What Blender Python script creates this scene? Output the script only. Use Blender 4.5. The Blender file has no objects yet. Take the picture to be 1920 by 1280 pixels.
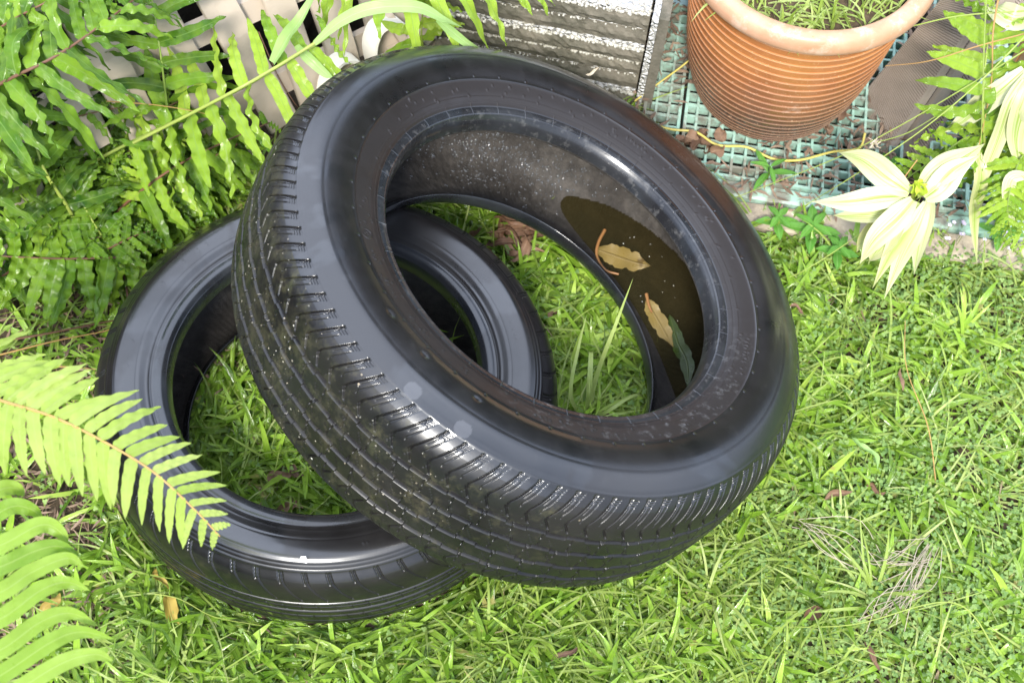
import bpy, math, random
import numpy as np
from mathutils import Matrix, Vector

sc = bpy.context.scene
rng = np.random.default_rng(7)
random.seed(7)

# ------------------------------------------------------------------ camera
F_PX, PITCH, ROLL, HC = 2771.6, 1.10208, 0.100364, 1.785
CX, CY = 960.0, 640.0
_c, _s = math.cos(PITCH), math.sin(PITCH)
FW = np.array([0, _c, -_s]); UP = np.array([0, _s, _c]); RX = np.array([1.0, 0, 0])
RT = math.cos(ROLL) * RX + math.sin(ROLL) * UP
UU = -math.sin(ROLL) * RX + math.cos(ROLL) * UP
CAM = np.array([0, 0, HC])
cd = bpy.data.cameras.new('camera')
cam = bpy.data.objects.new('camera', cd); sc.collection.objects.link(cam)
cam.matrix_world = Matrix(((RT[0], UU[0], -FW[0], CAM[0]), (RT[1], UU[1], -FW[1], CAM[1]), (RT[2], UU[2], -FW[2], CAM[2]), (0, 0, 0, 1)))
cd.sensor_width = 36; cd.lens = 36 * F_PX / 1920
cd.clip_start = 0.05; cd.clip_end = 500
cd.dof.use_dof = True; cd.dof.focus_distance = 1.74; cd.dof.aperture_fstop = 8
sc.camera = cam

def G(px, py, z=0.0):
    "world point at height z seen at photo pixel px, py"
    d = FW + (px - CX) / F_PX * RT - (py - CY) / F_PX * UU
    return CAM + d * ((z - HC) / d[2])
def ray(px, py):
    return FW + (px - CX) / F_PX * RT - (py - CY) / F_PX * UU

# ------------------------------------------------------------------ light
SUN_EL, SUN_AZ = math.radians(50), math.radians(-176)     # azimuth: direction to the sun, measured from +y towards +x
w = bpy.data.worlds.new("World"); sc.world = w; w.use_nodes = True
nt = w.node_tree; nt.nodes.clear()
def wn(t, **k):
    n = nt.nodes.new(t)
    for a, b in k.items(): setattr(n, a, b)
    return n
sky = wn('ShaderNodeTexSky', sky_type='NISHITA', sun_disc=False, sun_elevation=SUN_EL, sun_rotation=SUN_AZ)
sky.air_density = 1.0; sky.dust_density = 1.5
tc = wn('ShaderNodeTexCoord'); nz = wn('ShaderNodeTexNoise'); nz.inputs['Scale'].default_value = 2.6; nz.inputs['Detail'].default_value = 6
nz.inputs['Roughness'].default_value = .55; nz.inputs['Distortion'].default_value = .4
mp = wn('ShaderNodeMapping'); mp.inputs['Scale'].default_value = (1, 1, 1.7); mp.inputs['Location'].default_value = (.3, 1.7, .2)
L = nt.links.new
L(tc.outputs['Generated'], mp.inputs['Vector']); L(mp.outputs[0], nz.inputs['Vector'])
def wm(op, a, b=0., clamp=False):
    n = wn('ShaderNodeMath', operation=op, use_clamp=clamp)
    for i, x in enumerate((a, b)):
        if isinstance(x, bpy.types.NodeSocket): L(x, n.inputs[i])
        else: n.inputs[i].default_value = x
    return n.outputs[0]
# cloud banks shaped for the tyre reflections: brightest round the sun behind the photographer, lesser ones ahead and to the right; sky dimmed low ahead in place of a dark tree
cl = None
for az_, el_, sharp, amt in ((-178, 52, 5., 1.6), (-26, 36, 5., 2.1), (68, 30, 8., 1.9), (-75, 58, 5., .8), (0, 64, 7., 1.5), (35, 32, 10., -1.2), (-100, 4, 5., -.35)):
    a_, e_ = math.radians(az_), math.radians(el_); vm = wn('ShaderNodeVectorMath', operation='DOT_PRODUCT'); L(tc.outputs['Generated'], vm.inputs[0])
    vm.inputs[1].default_value = (math.sin(a_) * math.cos(e_), math.cos(a_) * math.cos(e_), math.sin(e_))
    v_ = wm('MULTIPLY', wm('EXPONENT', wm('MULTIPLY', wm('SUBTRACT', vm.outputs['Value'], 1.), sharp)), amt)
    cl = v_ if cl is None else wm('ADD', cl, v_)
cf = wm('ADD', wm('MULTIPLY', nz.outputs[0], 2.4), wm('ADD', cl, -1.2)); cfc = wm('MAXIMUM', wm('MINIMUM', cf, 1.), 0.06)
mx = wn('ShaderNodeMix', data_type='RGBA'); L(cfc, mx.inputs[0]); L(sky.outputs[0], mx.inputs[6]); mx.inputs[7].default_value = (8.6, 10.3, 14., 1)
gl = wn('ShaderNodeMix', data_type='RGBA'); gl.blend_type = 'ADD'; L(wm('MAXIMUM', wm('MULTIPLY', wm('SUBTRACT', cf, 1.), 1.0, False), 0.), gl.inputs[0]); L(mx.outputs[2], gl.inputs[6]); gl.inputs[7].default_value = (11., 11.6, 13., 1)
bg = wn('ShaderNodeBackground'); bg.inputs['Strength'].default_value = 0.085
out = wn('ShaderNodeOutputWorld')
L(gl.outputs[2], bg.inputs[0]); L(bg.outputs[0], out.inputs[0])
sd = bpy.data.lights.new('sun', 'SUN'); sd.energy = 4.0; sd.angle = math.radians(12); sd.color = (1, .96, .88)
so = bpy.data.objects.new('sun', sd); sc.collection.objects.link(so)
sv = Vector((math.sin(SUN_AZ) * math.cos(SUN_EL), math.cos(SUN_AZ) * math.cos(SUN_EL), math.sin(SUN_EL)))
so.rotation_euler = sv.to_track_quat('Z', 'Y').to_euler(); so.location = sv * 5
sc.view_settings.view_transform = 'Standard'; sc.view_settings.look = 'None'
sc.view_settings.exposure = 0.82; sc.view_settings.gamma = 1

# ------------------------------------------------------------------ helpers
def tag(o, label=None, cat=None, group=None, kind=None):
    if label: o['label'] = label
    if cat: o['category'] = cat
    if group: o['group'] = group
    if kind: o['kind'] = kind
    return o
def empty(name, loc, label, cat, group=None):
    o = bpy.data.objects.new(name, None); sc.collection.objects.link(o); o.location = tuple(loc)
    o.empty_display_size = .05
    return tag(o, label, cat, group)

class MB:
    def __init__(s): s.v = []; s.f = []; s.uv = []; s.t = []; s.n = 0
    def add(s, v, f, uv=None, tint=None):
        v = np.asarray(v, float).reshape(-1, 3); f = np.asarray(f, int)
        s.v.append(v); s.f.append(f + s.n); s.n += len(v)
        s.uv.append(np.zeros((len(v), 2)) if uv is None else np.asarray(uv, float).reshape(-1, 2))
        s.t.append(np.full(len(v), .5) if tint is None else np.broadcast_to(np.asarray(tint, float).ravel(), (len(v),)) if np.size(tint) in (1, len(v)) else None)
    def box(s, c, X, Y, Z, tint=None):
        "c centre; X, Y, Z half vectors"
        c, X, Y, Z = [np.asarray(q, float) for q in (c, X, Y, Z)]
        v = [c + a * X + b * Y + d * Z for d in (-1, 1) for b in (-1, 1) for a in (-1, 1)]
        s.add(v, [[0, 2, 3, 1], [4, 5, 7, 6], [0, 1, 5, 4], [2, 6, 7, 3], [0, 4, 6, 2], [1, 3, 7, 5]], tint=tint)
    def tube(s, pts, r, k=6, tint=None):
        pts = np.asarray(pts, float); n = len(pts); r = np.broadcast_to(np.asarray(r, float), (n,))
        t = np.gradient(pts, axis=0); t /= np.linalg.norm(t, axis=1)[:, None] + 1e-12
        ref = np.array([.3, .2, .93]); a = np.cross(t, ref); a /= np.linalg.norm(a, axis=1)[:, None] + 1e-9; b = np.cross(t, a)
        th = np.arange(k) * 2 * math.pi / k
        v = pts[:, None] + r[:, None, None] * (np.cos(th)[None, :, None] * a[:, None] + np.sin(th)[None, :, None] * b[:, None])
        f = []
        for i in range(n - 1):
            for j in range(k): f.append([i * k + j, i * k + (j + 1) % k, (i + 1) * k + (j + 1) % k, (i + 1) * k + j])
        uv = np.stack([np.repeat(np.linspace(0, 1, n), k), np.tile(np.arange(k) / k, n)], 1)
        s.add(v.reshape(-1, 3), f, uv, tint)
    def build(s, name, mats, parent=None, smooth=True, origin=None, matidx=None):
        v = np.concatenate(s.v); uv = np.concatenate(s.uv); t = np.concatenate(s.t)
        quads = [f for f in s.f if f.shape[1] == 4]; tris = [f for f in s.f if f.shape[1] == 3]
        me = bpy.data.meshes.new(name)
        org = np.zeros(3) if origin is None else np.asarray(origin, float)
        me.vertices.add(len(v)); me.vertices.foreach_set('co', (v - org).ravel().astype(np.float32))
        q = np.concatenate(quads).ravel() if quads else np.zeros(0, int); tr = np.concatenate(tris).ravel() if tris else np.zeros(0, int)
        li = np.concatenate([q, tr]).astype(np.int32); nq, nt_ = len(q) // 4, len(tr) // 3
        me.loops.add(len(li)); me.loops.foreach_set('vertex_index', li)
        me.polygons.add(nq + nt_)
        me.polygons.foreach_set('loop_start', np.concatenate([np.arange(nq) * 4, nq * 4 + np.arange(nt_) * 3]).astype(np.int32))
        me.polygons.foreach_set('loop_total', np.concatenate([np.full(nq, 4), np.full(nt_, 3)]).astype(np.int32))
        me.update(calc_edges=True)
        ul = me.uv_layers.new(name='UVMap'); ul.data.foreach_set('uv', uv[li].ravel().astype(np.float32))
        at = me.attributes.new('tint', 'FLOAT', 'POINT'); at.data.foreach_set('value', t.astype(np.float32))
        me.polygons.foreach_set('use_smooth', np.full(nq + nt_, bool(smooth)))
        for m in (mats if isinstance(mats, (list, tuple)) else [mats]): me.materials.append(m)
        o = bpy.data.objects.new(name, me); sc.collection.objects.link(o)
        o.location = tuple(org)
        if parent is not None:
            o.parent = parent
            o.matrix_parent_inverse = parent_mat(parent).inverted()
        return o
def parent_mat(p):
    m = Matrix.Translation(p.location)
    if p.parent: m = parent_mat(p.parent) @ p.matrix_parent_inverse @ m if False else m
    return m

def unit(v):
    v = np.asarray(v, float); return v / (np.linalg.norm(v, axis=-1, keepdims=True) + 1e-12)
def spline(P, n):
    "Catmull-Rom through control points, n samples"
    P = np.asarray(P, float); P = np.vstack([2 * P[0] - P[1], P, 2 * P[-1] - P[-2]])
    m = len(P) - 3; u = np.linspace(0, m - 1e-9, n); i = u.astype(int); t = (u - i)[:, None]
    a, b, c, d = P[i], P[i + 1], P[i + 2], P[i + 3]
    return .5 * (2 * b + (c - a) * t + (2 * a - 5 * b + 4 * c - d) * t ** 2 + (3 * b - a - 3 * c + d) * t ** 3)

# width profiles over t in 0..1
def w_grass(t): return np.clip(1.0 * (.55 + .45 * np.minimum(t * 4, 1)) * (1 - t ** 3.2), 0.02, 1)
def w_fern(t): return np.clip(np.minimum(1, .5 + t * 9) * (1 - np.clip((t - .35) / .65, 0, 1) ** 2.4) ** .8 * (1.02 - .12 * t), .03, 1)
def w_leaf(t): return np.clip(np.sin(np.pi * t ** .85) ** .85, .03, 1)
def w_jag(t): return np.clip(w_leaf(t) * (1 + .05 * np.sin(t * 61) + .07 * np.sin(t * 27 + 1) + .10 * np.sin(t * 9 + 2)) * (1 - .2 * np.exp(-((t - .62) / .04) ** 2)), .03, 1)
def w_drac(t): return np.clip((np.sin(np.pi * np.clip(t * .86 + .14, 0, 1) ** 1.0) ** 1.15) * 1.0, .02, 1)

def leafset(mb, base, dr, nor, length, width, droop, shape=w_grass, nu=5, nv=3, fold=.25, wav=0., wfreq=9., curl=0., tint=None, side=0., twist=0.):
    "N leaves at once. base, dr, nor (N,3); length, width, droop (N,)"
    base = np.atleast_2d(base); N = len(base)
    dr = unit(np.atleast_2d(dr)); nor = np.atleast_2d(nor) - 0
    nor = unit(nor - (nor * dr).sum(1, keepdims=True) * dr); sd_ = np.cross(dr, nor)
    bc = lambda q: np.broadcast_to(np.asarray(q, float), (N,))
    length, width, droop, fold, wav, curl, side, twist = map(bc, (length, width, droop, fold, wav, curl, side, twist))
    t = np.linspace(0, 1, nu); v = np.linspace(-1, 1, nv)
    cen = base[:, None] + dr[:, None] * (length[:, None] * t)[..., None]
    cen = cen + np.array([0, 0, -1.]) * (length * droop)[:, None, None] * (t ** 2)[None, :, None]
    cen = cen + nor[:, None] * (length * curl)[:, None, None] * np.sin(t * math.pi)[None, :, None]
    cen = cen + sd_[:, None] * (length * side)[:, None, None] * (t ** 2)[None, :, None]
    ws = width[:, None] * .5 * shape(t)[None]
    ph = rng.uniform(0, 6.28, N)
    ta = twist[:, None] * t[None]; ca, sa = np.cos(ta)[..., None], np.sin(ta)[..., None]
    S3 = sd_[:, None] * ca + nor[:, None] * sa; N3 = nor[:, None] * ca - sd_[:, None] * sa
    P = cen[:, :, None] + S3[:, :, None] * (ws[:, :, None] * v[None, None])[..., None]
    off = fold[:, None, None] * ws[:, :, None] * np.abs(v)[None, None]
    rip = wav[:, None, None] * (v ** 2 * np.sign(v + 1e-9) ** 0)[None, None] * np.sin(wfreq * 2 * math.pi * t[None, :, None] + ph[:, None, None] + (v[None, None] > 0) * 1.7)
    P = P + N3[:, :, None] * (off + rip * ws.max())[..., None]
    # scalloped edge
    if np.any(wav > 0):
        e = 1 + .05 * np.cos(wfreq * 2 * math.pi * t[None, :, None] + ph[:, None, None])
        P = cen[:, :, None] + (P - cen[:, :, None]) * np.where(np.abs(v)[None, None, :, None] > .9, e[..., None], 1)
    idx = np.arange(N * nu * nv).reshape(N, nu, nv)
    f = np.stack([idx[:, :-1, :-1], idx[:, 1:, :-1], idx[:, 1:, 1:], idx[:, :-1, 1:]], -1).reshape(-1, 4)
    uv = np.stack(np.broadcast_arrays(t[None, :, None], (v[None, None] + 1) / 2), -1); uv = np.broadcast_to(uv, (N, nu, nv, 2))
    if tint is None: tint = rng.uniform(0, 1, N)
    tt = np.repeat(np.broadcast_to(tint, (N,)), nu * nv)
    mb.add(P.reshape(-1, 3), f, uv.reshape(-1, 2), tt)

def ribbon(mb, ctrl, width, nor, shape=w_drac, nu=24, nv=7, fold=.3, wav=0., wfreq=3., tint=.5, twist=0.):
    "one long leaf through 3D control points"
    P = spline(ctrl, nu); t = np.linspace(0, 1, nu)
    tg = unit(np.gradient(P, axis=0)); nr = np.broadcast_to(np.asarray(nor, float), (nu, 3)); nr = unit(nr - (nr * tg).sum(1, keepdims=True) * tg)
    sdv = np.cross(tg, nr)
    if twist:
        a = twist * t; sdv, nr = np.cos(a)[:, None] * sdv + np.sin(a)[:, None] * nr, -np.sin(a)[:, None] * sdv + np.cos(a)[:, None] * nr
    v = np.linspace(-1, 1, nv); ws = width * .5 * shape(t); ph = rng.uniform(0, 6)
    Q = P[:, None] + sdv[:, None] * (ws[:, None] * v)[..., None] + nr[:, None] * (fold * ws[:, None] * np.abs(v) ** 1.5 + wav * width * (v ** 2) * np.sin(wfreq * 6.28 * t[:, None] + ph + (v > 0) * 2))[..., None]
    idx = np.arange(nu * nv).reshape(nu, nv)
    f = np.stack([idx[:-1, :-1], idx[1:, :-1], idx[1:, 1:], idx[:-1, 1:]], -1).reshape(-1, 4)
    uv = np.stack(np.broadcast_arrays(t[:, None], (v[None] + 1) / 2), -1)
    mb.add(Q.reshape(-1, 3), f, uv.reshape(-1, 2), tint)

# ------------------------------------------------------------------ materials
def mat(name):
    m = bpy.data.materials.new(name); m.use_nodes = True; t = m.node_tree; t.nodes.clear()
    o = t.nodes.new('ShaderNodeOutputMaterial'); p = t.nodes.new('ShaderNodeBsdfPrincipled'); t.links.new(p.outputs[0], o.inputs[0])
    return m, t, p, o
class NT:
    def __init__(s, t): s.t = t
    def new(s, ty, **k):
        n = s.t.nodes.new(ty)
        for a, b in k.items(): setattr(n, a, b)
        return n
    def lk(s, a, b): s.t.links.new(a, b)
    def put(s, i, x):
        if isinstance(x, bpy.types.NodeSocket): s.lk(x, i)
        else: i.default_value = x
    def math(s, op, a, b=0., c=0., clamp=False):
        n = s.new('ShaderNodeMath', operation=op, use_clamp=clamp)
        s.put(n.inputs[0], a); s.put(n.inputs[1], b); s.put(n.inputs[2], c); return n.outputs[0]
    def mix(s, f, a, b):
        n = s.new('ShaderNodeMix', data_type='RGBA'); s.put(n.inputs[0], f)
        for i, x in ((6, a), (7, b)):
            s.put(n.inputs[i], x if isinstance(x, bpy.types.NodeSocket) else (*x, 1) if len(x) == 3 else x)
        return n.outputs[2]
    def noise(s, scale, detail=4, rough=.55, vec=None, dist=0.):
        n = s.new('ShaderNodeTexNoise'); n.inputs['Scale'].default_value = scale; n.inputs['Detail'].default_value = detail
        n.inputs['Roughness'].default_value = rough; n.inputs['Distortion'].default_value = dist
        if vec is not None: s.lk(vec, n.inputs['Vector'])
        return n.outputs[0]
    def vor(s, scale, vec=None, feature='F1', out=0):
        n = s.new('ShaderNodeTexVoronoi', feature=feature); n.inputs['Scale'].default_value = scale
        if vec is not None: s.lk(vec, n.inputs['Vector'])
        return n.outputs[out]
    def ramp(s, x, a, b, lo=0., hi=1.):
        n = s.new('ShaderNodeMapRange', clamp=True); s.put(n.inputs[0], x)
        n.inputs[1].default_value = a; n.inputs[2].default_value = b; n.inputs[3].default_value = lo; n.inputs[4].default_value = hi
        return n.outputs[0]
    def obj(s): return s.new('ShaderNodeTexCoord').outputs['Object']
    def uv(s):
        sp = s.new('ShaderNodeSeparateXYZ'); s.lk(s.new('ShaderNodeTexCoord').outputs['UV'], sp.inputs[0]); return sp.outputs[0], sp.outputs[1]
    def attr(s, nm): return s.new('ShaderNodeAttribute', attribute_name=nm).outputs['Fac']
    def bump(s, p, h, strength=.3, dist=.002):
        n = s.new('ShaderNodeBump'); n.inputs['Strength'].default_value = strength; n.inputs['Distance'].default_value = dist
        s.put(n.inputs['Height'], h); s.lk(n.outputs[0], p.inputs['Normal']); return n

def leaf_mat(name, cols, rib=(.25, .35, .08), rough=.35, trans=.35, ribw=.05, stripes=None, veins=0., ribamt=.5, spec=.5, dry=None):
    m, t, p, o = mat(name); N = NT(t)
    ti = N.attr('tint'); r = N.new('ShaderNodeValToRGB'); N.lk(ti, r.inputs[0])
    r.color_ramp.elements[0].color = (*cols[0], 1); r.color_ramp.elements[1].color = (*cols[-1], 1)
    for i, c in enumerate(cols[1:-1]):
        e = r.color_ramp.elements.new((i + 1) / (len(cols) - 1)); e.color = (*c, 1)
    u, v = N.uv()
    col = r.outputs[0]
    ob = N.obj(); nz_ = N.noise(38, 3, .6, ob)
    col = N.mix(N.ramp(nz_, .35, .75, 0, .35), col, tuple(min(1, q * 1.35) for q in cols[-1]))
    if dry is not None:
        col = N.mix(N.ramp(N.noise(22, 3, .6, ob), .66, .70, 0, .85), col, dry)
    if stripes is not None:
        wv = N.new('ShaderNodeTexNoise'); wv.inputs['Scale'].default_value = 1.0
        cb = N.new('ShaderNodeCombineXYZ'); N.lk(N.math('MULTIPLY', v, 16), cb.inputs[0]); N.lk(N.math('MULTIPLY', u, 1.2), cb.inputs[1]); N.lk(N.math('MULTIPLY', ti, 30), cb.inputs[2])
        N.lk(cb.outputs[0], wv.inputs['Vector'])
        cmask = N.ramp(N.math('ABSOLUTE', N.math('SUBTRACT', v, .5)), .05, .36, 1, 0)
        col = N.mix(N.math('MULTIPLY', N.ramp(wv.outputs[0], .44, .60, 0, 1), cmask), col, stripes)
    dv = N.math('ABSOLUTE', N.math('SUBTRACT', v, .5))
    col = N.mix(N.ramp(dv, ribw * .4, ribw, ribamt, 0), col, rib)
    N.lk(col, p.inputs['Base Color']); N.put(p.inputs['Roughness'], N.ramp(N.noise(60, 2, .5, ob), .3, .7, rough * .7, rough * 1.5))
    p.inputs['Specular IOR Level'].default_value = spec
    h = N.ramp(dv, 0, ribw * 1.4, 0, 1)
    if veins:
        cb = N.new('ShaderNodeCombineXYZ'); N.lk(N.math('ADD', u, N.math('MULTIPLY', dv, -.35)), cb.inputs[0])
        wv = N.new('ShaderNodeTexWave'); wv.inputs['Scale'].default_value = veins; N.lk(cb.outputs[0], wv.inputs['Vector'])
        h = N.math('ADD', h, N.math('MULTIPLY', wv.outputs[1], .5))
    else:
        cb = N.new('ShaderNodeCombineXYZ'); N.lk(v, cb.inputs[0]); wv = N.new('ShaderNodeTexWave'); wv.inputs['Scale'].default_value = 3.; N.lk(cb.outputs[0], wv.inputs['Vector'])
        h = N.math('ADD', h, N.math('MULTIPLY', wv.outputs[1], .3))
    b = N.bump(p, h, .5, .0012)
    tr = N.new('ShaderNodeBsdfTranslucent'); hs = N.new('ShaderNodeHueSaturation'); hs.inputs['Value'].default_value = 1.3; hs.inputs['Saturation'].default_value = 1.0
    N.lk(col, hs.inputs['Color']); N.lk(hs.outputs[0], tr.inputs[0]); ms = N.new('ShaderNodeMixShader'); ms.inputs[0].default_value = trans
    N.lk(p.outputs[0], ms.inputs[1]); N.lk(tr.outputs[0], ms.inputs[2]); N.lk(ms.outputs[0], o.inputs[0])
    return m

M = {}
M['grass_broad'] = leaf_mat('broad_grass', [(.055, .125, .008), (.13, .25, .016), (.215, .37, .034), (.36, .49, .085)], rib=(.32, .44, .09), rough=.13, trans=.22, ribamt=.35, dry=(.30, .26, .08))
M['grass_fine'] = leaf_mat('fine_grass', [(.08, .15, .012), (.19, .28, .025), (.28, .385, .07), (.42, .48, .17)], rib=(.38, .46, .13), rough=.26, trans=.28, ribamt=.4)
M['clover'] = leaf_mat('clover_leaf', [(.12, .23, .06), (.20, .32, .085), (.30, .42, .12)], rib=(.26, .38, .13), rough=.45, trans=.3, ribamt=.3)
M['straw'] = leaf_mat('dead_blade', [(.30, .22, .12), (.42, .33, .20), (.22, .12, .06)], rib=(.4, .32, .2), rough=.6, trans=.2, ribamt=.2)
M['fern'] = leaf_mat('fern_leaf', [(.028, .085, .008), (.075, .18, .012), (.165, .30, .020), (.30, .43, .045)], rib=(.20, .33, .07), rough=.15, trans=.28, ribw=.045, veins=34., ribamt=.55)
M['fern_pale'] = leaf_mat('pale_fern_leaf', [(.27, .40, .05), (.36, .48, .08), (.44, .53, .14)], rib=(.42, .46, .16), rough=.38, trans=.42, ribw=.045, veins=30., ribamt=.5)
M['stem_brown'] = leaf_mat('brown_stem', [(.10, .045, .025), (.16, .08, .04)], rough=.5, trans=.0, ribamt=0)
M['stem_green'] = leaf_mat('green_stem', [(.12, .2, .03), (.3, .36, .07)], rough=.4, trans=.0, ribamt=0)
M['stem_orange'] = leaf_mat('orange_stem', [(.34, .19, .06), (.42, .26, .08)], rough=.45, trans=.0, ribamt=0)
M['drac'] = leaf_mat('variegated_leaf', [(.54, .55, .31), (.60, .59, .40), (.46, .45, .19)], rib=(.40, .48, .14), rough=.35, trans=.25, stripes=(.27, .38, .06), ribw=.04, ribamt=.35)
M['drac_bud'] = leaf_mat('variegated_bud', [(.40, .52, .04), (.48, .58, .06)], rib=(.55, .6, .1), rough=.4, trans=.3, ribamt=.3)
M['weed'] = leaf_mat('weed_leaf', [(.08, .25, .03), (.14, .35, .05)], rib=(.25, .45, .12), rough=.4, trans=.35, veins=18., ribamt=.5)
M['reed'] = leaf_mat('reed_leaf', [(.30, .46, .14), (.36, .52, .18)], rib=(.46, .58, .3), rough=.4, trans=.4, ribamt=.5)
M['dead_leaf'] = leaf_mat('dead_leaf', [(.06, .028, .015), (.13, .065, .035), (.26, .16, .10)], rib=(.3, .2, .12), rough=.55, trans=.15, veins=10., ribamt=.5)
M['wet_leaf'] = leaf_mat('soaked_yellow_leaf', [(.17, .12, .034), (.22, .155, .045)], rib=(.11, .075, .02), rough=.35, trans=.1, veins=9., ribamt=.5, dry=(.09, .055, .015))
M['wet_green'] = leaf_mat('soaked_green_leaf', [(.025, .042, .005), (.032, .052, .006)], rib=(.08, .1, .02), rough=.3, trans=.05, veins=9.)
M['yellow_leaf'] = leaf_mat('fallen_yellow_leaf', [(.40, .26, .06), (.46, .38, .07)], rib=(.4, .3, .06), rough=.4, trans=.25, veins=9., dry=(.25, .12, .04))

def rubber(name, dots=0., rough=.27, liner=False, cols=((.006, .006, .0065), (.013, .012, .0115)), dirt=0., coat=.6, cr=.05):
    m, t, p, o = mat(name); N = NT(t); ob = N.obj()
    n1 = N.noise(9, 5, .6, ob); n2 = N.noise(70, 4, .6, ob)
    col = N.mix(N.ramp(n1, .35, .7), cols[0], cols[1])
    col = N.mix(N.ramp(n2, .60, .85, 0, .3), col, (.035, .032, .030))
    ro = N.ramp(n1, .32, .62, rough * .72, rough * 1.5)
    ro = N.math('ADD', ro, N.ramp(n2, .45, .8, 0, .12))
    if liner:
        # cracked liner skin, fine radial ribs
        dte = N.vor(150, ob, 'DISTANCE_TO_EDGE'); h = N.ramp(dte, 0, .06)
        u, v = N.uv(); wv = N.new('ShaderNodeTexWave'); wv.inputs['Scale'].default_value = 60.; cb = N.new('ShaderNodeCombineXYZ'); N.lk(u, cb.inputs[0]); N.lk(cb.outputs[0], wv.inputs['Vector'])
        N.bump(p, N.math('ADD', N.math('MULTIPLY', h, .5), N.math('ADD', N.math('MULTIPLY', wv.outputs[1], .5), N.math('MULTIPLY', n2, 1.2))), .55, .0012)
        col = N.mix(N.ramp(n2, .4, .7, 0, .7), (.04, .036, .032), (.085, .075, .066))
    else:
        kn = N.noise(420, 2, .5, ob)
        N.bump(p, N.math('ADD', N.math('MULTIPLY', n2, .8), N.math('MULTIPLY', kn, .35)), .16, .0012)
    if dirt:
        sx2 = N.new('ShaderNodeSeparateXYZ'); N.lk(ob, sx2.inputs[0]); g = N.ramp(N.math('ADD', N.noise(38, 7, .8, ob), N.math('MULTIPLY', sx2.outputs[0], -.30)), .56, .70, 0, dirt); mo = N.mix(N.noise(60, 3, .5, ob), (.03, .045, .012), (.11, .085, .05))
        col = N.mix(g, col, mo); ro = N.math('ADD', ro, N.math('MULTIPLY', g, .35))
    if dots:
        vo = N.new('ShaderNodeTexVoronoi'); vo.inputs['Scale'].default_value = 165; N.lk(ob, vo.inputs['Vector'])
        sepc = N.new('ShaderNodeSeparateColor'); N.lk(vo.outputs['Color'], sepc.inputs[0])
        rad = N.ramp(sepc.outputs[0], .55, 1, .0, .24); dm = N.math('LESS_THAN', vo.outputs['Distance'], rad)
        sx = N.new('ShaderNodeSeparateXYZ'); N.lk(ob, sx.inputs[0])
        region = N.ramp(N.math('ADD', N.noise(14, 5, .8, ob), N.math('MULTIPLY', sx.outputs[0], -.45)), .56, .72)
        dm = N.math('MULTIPLY', dm, N.math('MULTIPLY', region, dots))
        col = N.mix(dm, col, N.mix(sepc.outputs[1], (.45, .36, .24), (.62, .60, .54))); ro = N.math('ADD', ro, N.math('MULTIPLY', dm, .4))
    mk = N.attr('mark'); col = N.mix(N.attr('dry'), col, (.017, .0135, .012)); col = N.mix(N.ramp(mk, 0, 1, 0, .75), col, (.055, .055, .058))
    dk = N.attr('scuff'); sc_ = N.math('MULTIPLY', dk, N.ramp(N.noise(90, 5, .7, ob), .54, .66, 0, .8))
    col = N.mix(sc_, col, (.11, .108, .105)); ro = N.math('ADD', ro, N.math('MULTIPLY', N.attr('dry'), .2))
    N.lk(col, p.inputs['Base Color']); N.lk(ro, p.inputs['Roughness']); p.inputs['Specular IOR Level'].default_value = .3
    wet = N.ramp(N.noise(6.5, 4, .6, ob, .6), .47, .515); N.put(p.inputs['Coat Roughness'], N.ramp(wet, 0, 1, cr, cr + .08)); N.put(p.inputs['Coat Weight'], N.math('MULTIPLY', N.ramp(wet, 0, 1, coat, coat * .75), N.ramp(N.attr('dry'), 0, 1, 1, .22))); col = N.mix(N.math('MULTIPLY', wet, .35), col, (.013, .0105, .0095)); N.lk(col, p.inputs['Base Color']); p.inputs['Coat IOR'].default_value = 1.58
    return m
M['rub_tread'] = rubber('dirty_tread_rubber', dots=1., rough=.42, dirt=.5, coat=.28, cr=.16)
M['rub_side'] = rubber('wet_sidewall_rubber', rough=.30, coat=1., cr=.13)
M['rub_bead'] = rubber('worn_bead_rubber', rough=.22, cols=((.010, .011, .013), (.030, .033, .037)))
M['rub_liner'] = rubber('liner_rubber', rough=.55, liner=True, coat=0.)
M['rub2_tread'] = rubber('wet_tread_rubber', rough=.34, dots=0., dirt=.25, coat=.45, cr=.14)

def simple(name, cA, cB, rough=.6, sc1=20., sc2=120., bump=.3, bd=.002, spec=.4, extra=None):
    m, t, p, o = mat(name); N = NT(t); ob = N.obj()
    n1 = N.noise(sc1, 5, .6, ob); n2 = N.noise(sc2, 4, .6, ob)
    col = N.mix(N.ramp(n1, .32, .68), cA, cB)
    if extra: col = extra(N, col, ob)
    N.lk(col, p.inputs['Base Color']); N.put(p.inputs['Roughness'], N.ramp(n2, .3, .7, rough * .8, min(1, rough * 1.2)))
    p.inputs['Specular IOR Level'].default_value = spec
    N.bump(p, N.math('ADD', n2, N.math('MULTIPLY', n1, .6)), bump, bd)
    return m
M['soil'] = simple('soil', (.045, .030, .018), (.11, .08, .05), .85, 14, 150, .8, .006, .2,
    lambda N, c, ob: N.mix(N.ramp(N.vor(120, ob), .05, .3, .6, 0), c, (.16, .12, .08)))
def stain(N, c, ob):
    return N.mix(N.ramp(N.noise(9, 6, .75, ob), .52, .66, 0, .55), c, (.34, .28, .22))
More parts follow.
